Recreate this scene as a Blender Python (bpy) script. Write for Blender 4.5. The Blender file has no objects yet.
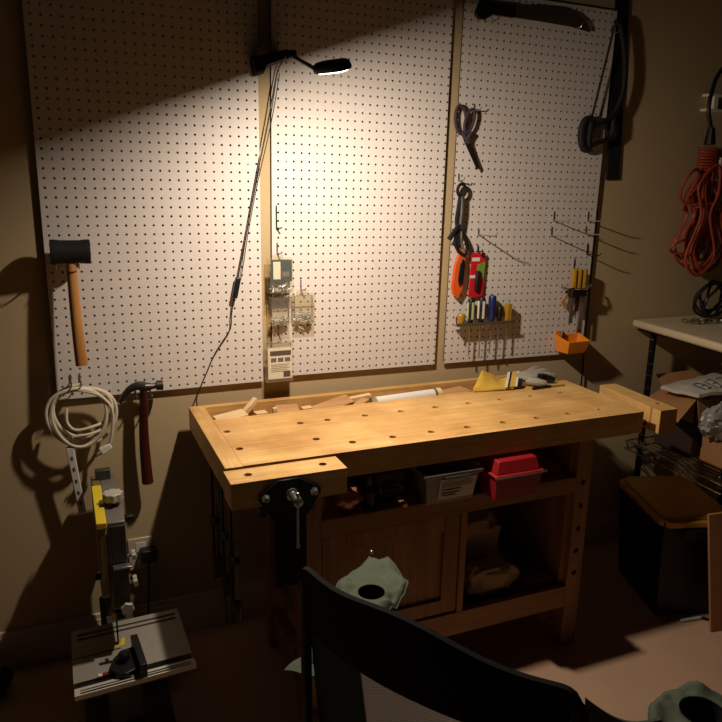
import bpy, math, random
from mathutils import Vector, Matrix, noise
S = 0.0254
C = bpy.context.scene.collection
PI = math.pi
sc = bpy.context.scene

# ---------------------------------------------------------------- camera, world, light, exposure (inches * S)
cam = bpy.data.objects.new('camera', bpy.data.cameras.new('camera'))
C.objects.link(cam)
right = Vector((0.92258423, -0.38539957, 0.01747859))
down = Vector((-0.0787858, -0.23256388, -0.96938477))
fwd = Vector((0.37766537, 0.89296204, -0.24492378))
M = Matrix((right, -down, -fwd)).transposed().to_4x4()
M.translation = Vector((0.7669, -85.1505, 58.4032)) * S
cam.matrix_world = M
cam.data.sensor_width = 36.0
cam.data.lens = 716.87 / 722 * 36.0
cam.data.clip_start = 0.02
sc.camera = cam

w = bpy.data.worlds.new('room_dark')
w.use_nodes = True
w.node_tree.nodes['Background'].inputs[0].default_value = (1.0, 0.7, 0.42, 1)
w.node_tree.nodes['Background'].inputs[1].default_value = 0.004
sc.world = w

HEAD = Vector((24.85, -20.3, 68.1))             # centre of the lamp's LED panel
HN = Vector((0.365, 0.165, -1.0)).normalized()  # the way the panel faces
HA = Vector((2.0, -5.5, 0.0))
HA = (HA - HN * HA.dot(HN)).normalized()       # long axis of the head
HB = HN.cross(HA).normalized()
ld = bpy.data.lights.new('led_panel', 'AREA')
ld.shape = 'RECTANGLE'
ld.size = 2.2 * S
ld.size_y = 1.1 * S
ld.energy = 13.5
ld.color = (1.0, 0.86, 0.71)
led = bpy.data.objects.new('led_panel_light', ld)
C.objects.link(led)
LM = Matrix((HA, -HN.cross(HA), -HN)).transposed().to_4x4()
LM.translation = (HEAD + HN * 0.38) * S
led.matrix_world = LM

sc.view_settings.view_transform = 'Standard'
sc.view_settings.look = 'None'
sc.view_settings.exposure = 0.0
sc.view_settings.gamma = 1.0
sc.view_settings.use_curve_mapping = False

# ---------------------------------------------------------------- materials
def lin(c):
    return tuple(((x / 255) / 12.92 if x / 255 <= 0.04045 else ((x / 255 + 0.055) / 1.055) ** 2.4) for x in c)

def mat(name, col, rough=0.6, metal=0.0, var=0.0, scale=8.0, bump=0.0, spec=0.5, stretch=None, col2=None, emit=0.0, bscale=None):
    m = bpy.data.materials.new(name)
    m.use_nodes = True
    nt = m.node_tree
    b = nt.nodes['Principled BSDF']
    c = lin(col)
    b.inputs['Base Color'].default_value = (*c, 1)
    b.inputs['Roughness'].default_value = rough
    b.inputs['Metallic'].default_value = metal
    b.inputs['Specular IOR Level'].default_value = spec
    tc = nt.nodes.new('ShaderNodeTexCoord')
    mp = nt.nodes.new('ShaderNodeMapping')
    nt.links.new(tc.outputs['Object'], mp.inputs[0])
    if stretch:
        mp.inputs['Scale'].default_value = stretch
    n = nt.nodes.new('ShaderNodeTexNoise')
    n.inputs['Scale'].default_value = scale
    n.inputs['Detail'].default_value = 6
    nt.links.new(mp.outputs[0], n.inputs['Vector'])
    if var > 0 or col2:
        r = nt.nodes.new('ShaderNodeValToRGB')
        c2 = lin(col2) if col2 else tuple(x * (1 - var) for x in c)
        r.color_ramp.elements[0].position = 0.32
        r.color_ramp.elements[1].position = 0.68
        r.color_ramp.elements[0].color = (*c2, 1)
        r.color_ramp.elements[1].color = (*c, 1)
        nt.links.new(n.outputs['Fac'], r.inputs[0])
        nt.links.new(r.outputs[0], b.inputs['Base Color'])
    if bump > 0:
        bp = nt.nodes.new('ShaderNodeBump')
        bp.inputs['Strength'].default_value = bump
        bp.inputs['Distance'].default_value = 0.003
        if bscale:
            n2 = nt.nodes.new('ShaderNodeTexNoise')
            n2.inputs['Scale'].default_value = bscale
            n2.inputs['Detail'].default_value = 4
            nt.links.new(mp.outputs[0], n2.inputs['Vector'])
            nt.links.new(n2.outputs['Fac'], bp.inputs['Height'])
        else:
            nt.links.new(n.outputs['Fac'], bp.inputs['Height'])
        nt.links.new(bp.outputs[0], b.inputs['Normal'])
    if emit:
        b.inputs['Emission Color'].default_value = (1, 0.93, 0.82, 1)
        b.inputs['Emission Strength'].default_value = emit
    return m

def clear_mat(name, tint, body=0.25, gloss=0.12):
    m = bpy.data.materials.new(name)
    m.use_nodes = True
    nt = m.node_tree
    nt.nodes.remove(nt.nodes['Principled BSDF'])
    out = nt.nodes['Material Output']
    t = nt.nodes.new('ShaderNodeBsdfTransparent')
    t.inputs[0].default_value = (*tint, 1)
    d = nt.nodes.new('ShaderNodeBsdfDiffuse')
    d.inputs[0].default_value = (*[x * 0.75 for x in tint], 1)
    g = nt.nodes.new('ShaderNodeBsdfGlossy')
    g.inputs['Roughness'].default_value = 0.12
    a = nt.nodes.new('ShaderNodeMixShader')
    a.inputs[0].default_value = body
    nt.links.new(t.outputs[0], a.inputs[1])
    nt.links.new(d.outputs[0], a.inputs[2])
    f = nt.nodes.new('ShaderNodeMixShader')
    f.inputs[0].default_value = gloss
    nt.links.new(a.outputs[0], f.inputs[1])
    nt.links.new(g.outputs[0], f.inputs[2])
    nt.links.new(f.outputs[0], out.inputs[0])
    return m

def wood(name, col, col2, axis='x', rough=0.45):
    st = {'x': (1.2, 14, 14), 'y': (14, 1.2, 14), 'z': (14, 14, 1.2)}[axis]
    return mat(name, col, rough, col2=col2, scale=2.6, stretch=st, bump=0.05, spec=0.35)

def beech(name, axis):
    """glued-up staves: each strip has its own tone, fine grain along it"""
    m = bpy.data.materials.new(name)
    m.use_nodes = True
    nt = m.node_tree
    L = nt.links.new
    b = nt.nodes['Principled BSDF']
    b.inputs['Roughness'].default_value = 0.42
    b.inputs['Specular IOR Level'].default_value = 0.35
    tc = nt.nodes.new('ShaderNodeTexCoord')
    mp = nt.nodes.new('ShaderNodeMapping')
    if axis == 'y':
        mp.inputs['Rotation'].default_value = (0, 0, PI / 2)
    L(tc.outputs['Object'], mp.inputs[0])
    br = nt.nodes.new('ShaderNodeTexBrick')
    br.offset = 0.37
    br.inputs['Scale'].default_value = 1.0
    br.inputs['Brick Width'].default_value = 0.52
    br.inputs['Row Height'].default_value = 0.042
    br.inputs['Mortar Size'].default_value = 0.0003
    br.inputs['Color1'].default_value = (*lin((232, 190, 124)), 1)
    br.inputs['Color2'].default_value = (*lin((218, 172, 106)), 1)
    br.inputs['Mortar'].default_value = (*lin((184, 132, 74)), 1)
    L(mp.outputs[0], br.inputs['Vector'])
    m2 = nt.nodes.new('ShaderNodeMapping')
    m2.inputs['Scale'].default_value = (3, 45, 45) if axis == 'x' else (45, 3, 45)
    L(tc.outputs['Object'], m2.inputs[0])
    n = nt.nodes.new('ShaderNodeTexNoise')
    n.inputs['Scale'].default_value = 2.0
    n.inputs['Detail'].default_value = 5
    L(m2.outputs[0], n.inputs['Vector'])
    n3 = nt.nodes.new('ShaderNodeTexNoise')
    n3.inputs['Scale'].default_value = 7.0
    n3.inputs['Detail'].default_value = 3
    L(tc.outputs['Object'], n3.inputs['Vector'])
    r = nt.nodes.new('ShaderNodeValToRGB')
    r.color_ramp.elements[0].position = 0.3
    r.color_ramp.elements[1].position = 0.7
    r.color_ramp.elements[0].color = (0.82, 0.78, 0.7, 1)
    r.color_ramp.elements[1].color = (1.06, 1.04, 1.0, 1)
    L(n.outputs['Fac'], r.inputs[0])
    r3 = nt.nodes.new('ShaderNodeValToRGB')
    r3.color_ramp.elements[0].position = 0.35
    r3.color_ramp.elements[1].position = 0.65
    r3.color_ramp.elements[0].color = (0.76, 0.7, 0.64, 1)
    r3.color_ramp.elements[1].color = (1.05, 1.05, 1.05, 1)
    L(n3.outputs['Fac'], r3.inputs[0])
    x1 = nt.nodes.new('ShaderNodeMix')
    x1.data_type = 'RGBA'
    x1.blend_type = 'MULTIPLY'
    x1.inputs[0].default_value = 1
    L(br.outputs['Color'], x1.inputs[6])
    L(r.outputs[0], x1.inputs[7])
    x2 = nt.nodes.new('ShaderNodeMix')
    x2.data_type = 'RGBA'
    x2.blend_type = 'MULTIPLY'
    x2.inputs[0].default_value = 1
    L(x1.outputs[2], x2.inputs[6])
    L(r3.outputs[0], x2.inputs[7])
    L(x2.outputs[2], b.inputs['Base Color'])
    return m

HARDB = mat('raw_hardboard', (74, 50, 32), 0.8, var=0.2, scale=60)
PEG = mat('pegboard_white', (222, 212, 203), 0.55, var=0.05, scale=60, spec=0.3)
WALL = mat('wall_tan', (192, 168, 128), 0.8, var=0.04, scale=5, bump=0.15, bscale=320, spec=0.2)
FLOOR = mat('floor_beige', (200, 162, 132), 0.55, var=0.08, scale=6, bump=0.05, spec=0.3)
TRIM = mat('trim_paint', (205, 190, 160), 0.5, var=0.03, scale=6)
BLACK = mat('black_plastic', (22, 21, 21), 0.42, var=0.2, scale=40)
BLACKM = mat('black_metal', (26, 25, 25), 0.38, 0.5, var=0.2, scale=30)
RUBBER = mat('black_rubber', (13, 12, 12), 0.75, var=0.3, scale=50)
STEEL = mat('steel', (185, 182, 176), 0.32, 0.9, var=0.15, scale=60)
DSTEEL = mat('dark_steel', (86, 80, 74), 0.4, 0.85, var=0.3, scale=40)
CHROME = mat('chrome', (225, 222, 215), 0.15, 1.0, var=0.05, scale=40)
ALU = mat('cast_aluminium', (172, 163, 150), 0.5, 0.35, var=0.08, scale=40)
BX = beech('beech_lengthwise', 'x')
BY = beech('beech_crosswise', 'y')
CABW = wood('pine_cabinet', (168, 124, 74), (138, 96, 54), 'x')
CABZ = wood('pine_upright', (168, 124, 74), (138, 96, 54), 'z')
HANDLE = wood('hickory_handle', (196, 138, 76), (160, 104, 50), 'z', 0.4)
DRED = wood('dark_red_handle', (78, 28, 20), (50, 17, 12), 'z', 0.35)
SCRAP = wood('pale_scrap', (236, 208, 160), (214, 178, 126), 'x', 0.6)
SCRAP2 = wood('brown_scrap', (202, 156, 106), (172, 124, 78), 'x', 0.6)
WHITE = mat('white_plastic', (226, 220, 206), 0.4, var=0.05, scale=20)
CREAM = mat('cream_laminate', (205, 186, 152), 0.45, var=0.08, scale=25)
CORDW = mat('cream_cord', (222, 208, 182), 0.5, var=0.06, scale=30)
ORANGE = mat('orange_plastic', (238, 140, 32), 0.4, var=0.06, scale=20)
ORANGE2 = mat('orange_grip', (228, 96, 34), 0.42, var=0.08, scale=30)
ORCORD = mat('orange_cord', (158, 62, 38), 0.5, var=0.2, scale=30)
RED = mat('red_plastic', (158, 32, 34), 0.35, var=0.08, scale=20)
REDCARD = mat('red_card', (205, 30, 42), 0.45, var=0.1, scale=30)
GREENC = mat('green_card', (120, 165, 60), 0.5, var=0.2, scale=40)
YEL = mat('yellow_plastic', (226, 196, 40), 0.4, var=0.06, scale=20)
YCLR = mat('amber_handle', (178, 134, 42), 0.2, var=0.15, scale=40)
YFAB = mat('yellow_suede', (214, 172, 62), 0.85, var=0.12, scale=40, bump=0.3)
GFAB = mat('grey_leather', (168, 160, 146), 0.85, var=0.2, scale=30, bump=0.4)
NAVY = mat('navy_plastic', (30, 38, 92), 0.35, var=0.1, scale=20)
PURP = mat('plum_plastic', (70, 56, 66), 0.4, var=0.15, scale=20)
LIME = mat('pale_green_plastic', (190, 205, 150), 0.4, var=0.08, scale=20)
GREEN = mat('green_canvas', (90, 99, 80), 0.85, var=0.15, scale=50, bump=0.35, bscale=500)
BFAB = mat('black_canvas', (11, 11, 11), 0.95, var=0.2, scale=60, bump=0.25, bscale=500)
CARD = mat('cardboard', (176, 126, 80), 0.8, var=0.1, scale=12)
PAPER = mat('brown_paper', (204, 172, 130), 0.8, var=0.15, scale=10, bump=0.5)
MAILER = mat('white_mailer', (206, 198, 182), 0.45, var=0.08, scale=20, bump=0.5)
BLUEINK = mat('blue_ink', (52, 60, 84), 0.6, var=0.1)
DINK = mat('dark_ink', (92, 80, 68), 0.6, var=0.1)
LABEL = mat('paper_label', (236, 228, 212), 0.6, var=0.04)
TOTE = mat('tote_black', (14, 14, 14), 0.5, var=0.2, scale=20)
TOTELID = mat('tote_lid_yellow', (214, 158, 58), 0.45, var=0.12, scale=14)
GREYC = mat('saw_grey', (118, 112, 104), 0.5, 0.2, var=0.08, scale=25)
DGREY = mat('saw_dark_grey', (58, 54, 48), 0.5, var=0.1, scale=25)
ALU2 = mat('bright_aluminium', (214, 206, 192), .45, .2, var=.05, scale=40)
KNOB = mat('knob_grey', (196, 188, 174), .4, .25, var=.08, scale=30)
ZINC = mat('zinc', (205, 205, 200), .35, .35, var=.3, scale=90)
TEAL = mat('dark_green_card', (22, 56, 50), 0.5, var=0.1, scale=20)
PINK = mat('copper_film', (190, 130, 105), 0.25, 0.3, var=0.3, scale=40, bump=0.6)
LENS = mat('led_lens', (255, 250, 240), 0.3, emit=7.0)
CLR = clear_mat('clear_plastic', (0.99, 0.97, 0.92), 0.05, 0.03)
CLR2 = clear_mat('frosted_bin', (0.8, 0.78, 0.72), 0.25, 0.08)
WRAP = clear_mat('bubble_wrap', (0.85, 0.82, 0.76), 0.6, 0.22)
def cloth(name, col, trans, holes=0.0):
    m = mat(name, col, 0.85, var=.15, scale=50, bump=.3, bscale=500)
    nt = m.node_tree
    b, out = nt.nodes['Principled BSDF'], nt.nodes['Material Output']
    t = nt.nodes.new('ShaderNodeBsdfTranslucent')
    t.inputs[0].default_value = (*lin(col), 1)
    a = nt.nodes.new('ShaderNodeMixShader')
    a.inputs[0].default_value = trans
    nt.links.new(b.outputs[0], a.inputs[1])
    nt.links.new(t.outputs[0], a.inputs[2])
    last = a
    if holes:
        c = nt.nodes.new('ShaderNodeBsdfTransparent')
        k = nt.nodes.new('ShaderNodeMixShader')
        wv = nt.nodes.new('ShaderNodeTexWave')
        wv.wave_profile = 'SIN'
        wv.inputs['Scale'].default_value = 170
        wv.bands_direction = 'DIAGONAL'
        tc = [n for n in nt.nodes if n.type == 'TEX_COORD'][0]
        nt.links.new(tc.outputs['Object'], wv.inputs['Vector'])
        mu = nt.nodes.new('ShaderNodeMath')
        mu.operation = 'MULTIPLY'
        mu.inputs[1].default_value = holes
        nt.links.new(wv.outputs['Fac'], mu.inputs[0])
        nt.links.new(mu.outputs[0], k.inputs[0])
        nt.links.new(a.outputs[0], k.inputs[1])
        nt.links.new(c.outputs[0], k.inputs[2])
        last = k
    nt.links.new(last.outputs[0], out.inputs[0])
    return m
DGREEN = cloth('dark_green_canvas', (76, 92, 70), .5)
MESHF = cloth('mesh_fabric', (190, 178, 168), .5, .5)

# ---------------------------------------------------------------- geometry helpers (all in inches, floor = 0)
def V(*a):
    return Vector(a)

class MB:
    def __init__(s):
        s.v = []
        s.f = []
    def add(s, vs, fs):
        o = len(s.v)
        s.v += [Vector(p) for p in vs]
        s.f += [tuple(i + o for i in f) for f in fs]
        return s
    def box(s, x0, x1, y0, y1, z0, z1, m=None):
        p = [V(x, y, z) for z in (z0, z1) for y in (y0, y1) for x in (x0, x1)]
        if m is not None:
            p = [m @ q for q in p]
        return s.add(p, [(0, 2, 3, 1), (4, 5, 7, 6), (0, 1, 5, 4), (2, 6, 7, 3), (0, 4, 6, 2), (1, 3, 7, 5)])
    def prism(s, poly, vec, top_scale=1.0):
        """polygon of 3-D points pushed along vec"""
        poly = [Vector(p) for p in poly]
        vec = Vector(vec)
        n = len(poly)
        c = sum(poly, Vector()) / n
        top = [c + (p - c) * top_scale + vec for p in poly]
        fs = [tuple(range(n))[::-1], tuple(range(n, 2 * n))]
        fs += [(i, (i + 1) % n, n + (i + 1) % n, n + i) for i in range(n)]
        return s.add(poly + top, fs)
    def tube(s, pts, r, closed=False, seg=8, caps=True):
        pts = [Vector(p) for p in pts]
        n = len(pts)
        rs = r if isinstance(r, (list, tuple)) else [r] * n
        vs = []
        prev = None
        for i, p in enumerate(pts):
            a = pts[(i - 1) % n] if (closed or i > 0) else p
            b = pts[(i + 1) % n] if (closed or i < n - 1) else p
            t = (b - a)
            t = t.normalized() if t.length > 1e-9 else V(0, 0, 1)
            if prev is None:
                up = V(0, 0, 1) if abs(t.z) < 0.9 else V(1, 0, 0)
                u = t.cross(up).normalized()
            else:
                u = prev - t * prev.dot(t)
                u = u.normalized() if u.length > 1e-6 else t.orthogonal().normalized()
            prev = u
            w_ = t.cross(u)
            for k in range(seg):
                a_ = 2 * PI * k / seg
                vs.append(p + (u * math.cos(a_) + w_ * math.sin(a_)) * rs[i])
        fs = []
        m = n if closed else n - 1
        for i in range(m):
            j = (i + 1) % n
            for k in range(seg):
                l = (k + 1) % seg
                fs.append((i * seg + k, i * seg + l, j * seg + l, j * seg + k))
        if not closed and caps:
            fs.append(tuple(range(seg))[::-1])
            fs.append(tuple((n - 1) * seg + k for k in range(seg)))
        return s.add(vs, fs)
    def lathe(s, prof, o, axis=(0, 0, 1), seg=20):
        """prof: (radius, distance along axis)"""
        a = Vector(axis).normalized()
        u = a.orthogonal().normalized()
        w_ = a.cross(u)
        o = Vector(o)
        vs = []
        for r, h in prof:
            for k in range(seg):
                t = 2 * PI * k / seg
                vs.append(o + a * h + (u * math.cos(t) + w_ * math.sin(t)) * r)
        fs = []
        for i in range(len(prof) - 1):
            for k in range(seg):
                l = (k + 1) % seg
                fs.append((i * seg + k, i * seg + l, (i + 1) * seg + l, (i + 1) * seg + k))
        fs.append(tuple(range(seg))[::-1])
        fs.append(tuple((len(prof) - 1) * seg + k for k in range(seg)))
        return s.add(vs, fs)
    def sheet(s, fn, nu, nv, th=0.1, d=(0, 1, 0)):
        """fn(u, v) -> point; two skins th apart along d, closed at the rim"""
        d = Vector(d).normalized() * th
        W = nu + 1
        a = [Vector(fn(i / nu, j / nv)) for j in range(nv + 1) for i in range(nu + 1)]
        b = [p + d for p in a]
        N = len(a)
        fs = []
        for j in range(nv):
            for i in range(nu):
                q = (j * W + i, j * W + i + 1, (j + 1) * W + i + 1, (j + 1) * W + i)
                fs.append(q)
                fs.append(tuple(N + k for k in q[::-1]))
        rim = [i for i in range(W)] + [j * W + nu for j in range(1, nv + 1)] + [nv * W + i for i in range(nu - 1, -1, -1)] + [j * W for j in range(nv - 1, 0, -1)]
        for i in range(len(rim)):
            p, q = rim[i], rim[(i + 1) % len(rim)]
            fs.append((q, p, N + p, N + q))
        return s.add(a + b, fs)
    def ball(s, c, r, nu=14, nv=10, fn=None):
        c = Vector(c)
        r = Vector(r) if not isinstance(r, (int, float)) else V(r, r, r)
        vs = []
        for j in range(1, nv):
            t = PI * j / nv
            for i in range(nu):
                p = 2 * PI * i / nu
                vs.append(V(math.sin(t) * math.cos(p), math.sin(t) * math.sin(p), math.cos(t)))
        vs += [V(0, 0, 1), V(0, 0, -1)]
        if fn:
            vs = [fn(q) for q in vs]
        vs = [c + V(q.x * r.x, q.y * r.y, q.z * r.z) for q in vs]
        fs = []
        for j in range(nv - 2):
            for i in range(nu):
                k = (i + 1) % nu
                fs.append((j * nu + i, (j + 1) * nu + i, (j + 1) * nu + k, j * nu + k))
        T = len(vs) - 2
        for i in range(nu):
            k = (i + 1) % nu
            fs.append((T, i, k))
            fs.append((T + 1, (nv - 2) * nu + k, (nv - 2) * nu + i))
        return s.add(vs, fs)

def smooth_path(pts, n=8, closed=False):
    pts = [Vector(p) for p in pts]
    out = []
    N = len(pts)
    for i in range(N if closed else N - 1):
        if closed:
            p0, p1, p2, p3 = pts[i - 1], pts[i], pts[(i + 1) % N], pts[(i + 2) % N]
        else:
            p0, p1, p2, p3 = pts[max(i - 1, 0)], pts[i], pts[i + 1], pts[min(i + 2, N - 1)]
        for k in range(n):
            t = k / n
            out.append(0.5 * ((2 * p1) + (p2 - p0) * t + (2 * p0 - 5 * p1 + 4 * p2 - p3) * t * t + (3 * p1 - p0 - 3 * p2 + p3) * t ** 3))
    if not closed:
        out.append(pts[-1])
    return out

def origin_of(p):
    o = Vector((0, 0, 0))
    while p is not None:
        o = o + p.location
        p = p.parent
    return o

def obj(name, mb, m, parent=None, bevel=0.0, org=None, smooth=True, ang=35, subsurf=0):
    """one mesh object; mb in world inches"""
    if org is None:
        if parent is not None:
            o = origin_of(parent) / S
        else:
            xs = [p.x for p in mb.v]; ys = [p.y for p in mb.v]; zs = [p.z for p in mb.v]
            o = V((min(xs) + max(xs)) / 2, (min(ys) + max(ys)) / 2, min(zs))
    else:
        o = Vector(org)
    me = bpy.data.meshes.new(name)
    me.from_pydata([(p - o) * S for p in mb.v], [], mb.f)
    me.validate()
    import bmesh
    bm = bmesh.new()
    bm.from_mesh(me)
    bmesh.ops.recalc_face_normals(bm, faces=bm.faces)
    bm.to_mesh(me)
    bm.free()
    me.materials.append(m)
    if smooth:
        me.shade_smooth()
        me.set_sharp_from_angle(angle=math.radians(ang))
    ob = bpy.data.objects.new(name, me)
    C.objects.link(ob)
    ob.location = (o - (origin_of(parent) / S if parent else Vector())) * S
    if parent:
        ob.parent = parent
    if bevel:
        b = ob.modifiers.new('bevel', 'BEVEL')
        b.width = bevel * S
        b.segments = 2
        b.limit_method = 'ANGLE'
        b.angle_limit = math.radians(40)
    if subsurf:
        b = ob.modifiers.new('subsurf', 'SUBSURF')
        b.levels = subsurf
        b.render_levels = subsurf
    return ob

def thing(name, label, cat, loc, group=None):
    o = bpy.data.objects.new(name, None)
    C.objects.link(o)
    o.location = Vector(loc) * S
    o.empty_display_size = 0.05
    o['label'] = label
    o['category'] = cat
    if group:
        o['group'] = group
    return o

def tag(o, label, cat, group=None):
    o['label'] = label
    o['category'] = cat
    if group:
        o['group'] = group
    return o

def struct(o):
    o['kind'] = 'structure'
    return o

def holed(poly, holes, depth, name='tmp'):
    """2-D outline with holes extruded by depth: returns MB in the XY plane, z from 0 to depth"""
    cu = bpy.data.curves.new(name, 'CURVE')
    cu.dimensions = '2D'
    cu.fill_mode = 'BOTH'
    cu.extrude = depth / 2
    for pl in [poly] + holes:
        sp = cu.splines.new('POLY')
        sp.points.add(len(pl) - 1)
        for i, p in enumerate(pl):
            sp.points[i].co = (p[0], p[1], 0, 1)
        sp.use_cyclic_u = True
    o = bpy.data.objects.new(name, cu)
    C.objects.link(o)
    bpy.context.view_layer.update()
    me = bpy.data.meshes.new_from_object(o.evaluated_get(bpy.context.evaluated_depsgraph_get()))
    mb = MB()
    mb.add([Vector((v.co.x, v.co.y, v.co.z + depth / 2)) for v in me.vertices], [tuple(p.vertices) for p in me.polygons])
    bpy.data.objects.remove(o)
    bpy.data.curves.remove(cu)
    bpy.data.meshes.remove(me)
    return mb

def circ(cx, cy, r, n=14, ry=None):
    ry = ry or r
    return [(cx + r * math.cos(2 * PI * k / n), cy + ry * math.sin(2 * PI * k / n)) for k in range(n)]

def xform(mb, fn):
    mb.v = [Vector(fn(p)) for p in mb.v]
    return mb

def frame(o, xd, zd):
    """matrix whose local x runs along xd and local z close to zd"""
    x = Vector(xd).normalized()
    z = Vector(zd)
    z = (z - x * z.dot(x)).normalized()
    y = z.cross(x)
    m = Matrix((x, y, z)).transposed().to_4x4()
    m.translation = Vector(o)
    return m

# ================================================================ the setting
WY = 0.65
struct(obj('wall_back', MB().box(-70, 150, WY, WY + 5, 0, 104), WALL, smooth=False))
struct(obj('floor', MB().box(-70, 150, -130, WY + 5, -3, 0), FLOOR, smooth=False))
bb = MB()
prof = [(WY, 0), (WY - .55, 0), (WY - .55, 3.6), (WY - .42, 3.9), (WY - .42, 4.3), (WY - .3, 4.45), (WY - .25, 5.0), (WY, 5.1)]
bb.prism([(-70, y, z) for y, z in prof], (220, 0, 0))
struct(obj('baseboard_back', bb, TRIM, ang=25))

# ================================================================ pegboards
def pegboard(label, corner, rot, wd, ht, x0, z0, nc, nr, px, pz):
    r = 0.135
    mb = MB()
    xs = [x0 + i * px for i in range(nc)]
    zs = [z0 + j * pz for j in range(nr)]
    xb = [0] + [(xs[i] + xs[i + 1]) / 2 for i in range(nc - 1)] + [wd]
    zb = [0] + [(zs[j] + zs[j + 1]) / 2 for j in range(nr - 1)] + [ht]
    gx, gz = [], []
    for i in range(nc):
        gx += [xb[i], xs[i]]
    gx.append(xb[nc])
    for j in range(nr):
        gz += [zb[j], zs[j]]
    gz.append(zb[nr])
    W, Hh = len(gx), len(gz)
    th = 0.25
    base = {}
    vs = []
    def vid(i, j, side):
        k = (i, j, side)
        if k not in base:
            base[k] = len(vs)
            vs.append((gx[i], th * side, gz[j]))
        return base[k]
    fs = []
    for j in range(nr):
        for i in range(nc):
            I, J = 2 * i, 2 * j
            ring = [(I, J), (I + 1, J), (I + 2, J), (I + 2, J + 1), (I + 2, J + 2), (I + 1, J + 2), (I, J + 2), (I, J + 1)]
            hol = {0: [], 1: []}
            for side in (0, 1):
                for k in range(8):
                    a = -3 * PI / 4 + k * PI / 4
                    hol[side].append(len(vs))
                    vs.append((xs[i] + r * math.cos(a), th * side, zs[j] + r * math.sin(a)))
            for k in range(8):
                l = (k + 1) % 8
                fs.append((vid(*ring[k], 0), vid(*ring[l], 0), hol[0][l], hol[0][k]))
                fs.append((vid(*ring[l], 1), vid(*ring[k], 1), hol[1][k], hol[1][l]))
                fs.append((hol[0][k], hol[0][l], hol[1][l], hol[1][k]))
    border = [(i, 0) for i in range(W)] + [(W - 1, j) for j in range(1, Hh)] + [(i, Hh - 1) for i in range(W - 2, -1, -1)] + [(0, j) for j in range(Hh - 2, 0, -1)]
    border = [b for b in border]
    for k in range(len(border)):
        p, q = border[k], border[(k + 1) % len(border)]
        if (p[0], p[1], 0) in base and (q[0], q[1], 0) in base:
            fs.append((vid(*q, 0), vid(*p, 0), vid(*p, 1), vid(*q, 1)))
    front = {i for i, v in enumerate(vs) if v[1] == 0}
    mb.add(vs, fs)
    c, s_ = math.cos(rot), math.sin(rot)
    o = Vector(corner)
    xform(mb, lambda p: (o.x + c * p.x + s_ * p.z, o.y + p.y, o.z - s_ * p.x + c * p.z))
    root = thing('pegboard', label, 'pegboard', corner, 'white pegboards on the wall')
    pan = obj('perforated_panel', mb, PEG, root, ang=20)
    pan.data.materials.append(HARDB)
    for p in pan.data.polygons:
        if not set(p.vertices) <= front:
            p.material_index = 1
    # battens holding the panel off the wall, set well in from the edges, and its screws
    fr = MB()
    for x in (6, wd - 6):
        fr.box(x - .7, x + .7, th, WY - o.y, 6, ht - 6)
    xform(fr, lambda p: (o.x + c * p.x + s_ * p.z, o.y + p.y, o.z - s_ * p.x + c * p.z))
    obj('batten', fr, SCRAP2, root)
    for (x, z) in ((xs[-2], zs[0] + .1), (xs[1], zs[0] + .1), (xs[1], zs[26]), (xs[-2], zs[26])):
        q = V(o.x + c * x + s_ * z, o.y, o.z - s_ * x + c * z)
        obj('screw', MB().lathe([(.14, 0), (.14, .02), (.09, .05), (.02, .06)], q, (0, -1, 0), 12), STEEL, root)
    return root

B1 = pegboard('left white pegboard, with the rubber mallet hanging on it', (-.6, 0, 33.5), 0.0, 24, 48, .6, .5, 24, 48, 1, 1)
B2 = pegboard('middle white pegboard, behind the lamp head and the small parts boxes', (24.6, 0, 33.92), math.radians(.55), 23.3, 48, .8, .5, 24, 48, .972, 1)
B3 = pegboard('right white pegboard, with the machete and hand tools hanging on it', (49.35, 0, 33.67), math.radians(.67), 24, 48, .15, .5, 24, 48, 1, 1)

# ================================================================ workbench
TOP = 31.5
LX, RX, FY = 13.8, 65.5, -21.5
bench = thing('workbench', 'beech workbench with a tool tray, two vises and a cabinet below', 'workbench', (39.6, -11, 0))
holes = []
row1 = [16.2, 24.6, 27.9, 32.6, 37.3, 42.0, 46.7, 51.4, 56.1, 61.0]
row2 = [(16.3, -16.9), (24.6, -16.9)] + [(x, -19.1) for x in (27.9, 32.6, 37.3, 41.9, 46.7, 51.4, 56.0, 60.8)]
for x in row1:
    holes.append(circ(x, -11.4, .4))
for x, y in row2:
    holes.append(circ(x, y, .4))
m1 = holed([(15.6, FY), (63.8, FY), (63.8, -7.0), (15.6, -7.0)], holes, 1.5)
xform(m1, lambda p: (p.x, p.y, p.z + TOP - 1.5))
obj('bench_top', m1, BX, bench, ang=20)
obj('front_apron', MB().box(15.6, 63.8, FY, FY + 1.6, 28.75, TOP - 1.5), BX, bench)
obj('end_cap', MB().box(LX, 15.6, FY, -1.2, 28.75, TOP), BY, bench, bevel=.06)
obj('end_cap', MB().box(63.8, RX, FY, -6.4, 28.75, TOP), BY, bench, bevel=.06)
obj('tray_back_rail', MB().box(15.6, 65.0, -2.1, -1.2, 28.75, TOP), BX, bench, bevel=.05)
obj('tray_floor', MB().box(15.6, 65.0, -7.4, -2.1, 28.75, 29.3), CABW, bench)
obj('tray_end_rail', MB().box(64.0, 65.0, -6.4, -2.1, 29.3, 30.6), BY, bench)
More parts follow.
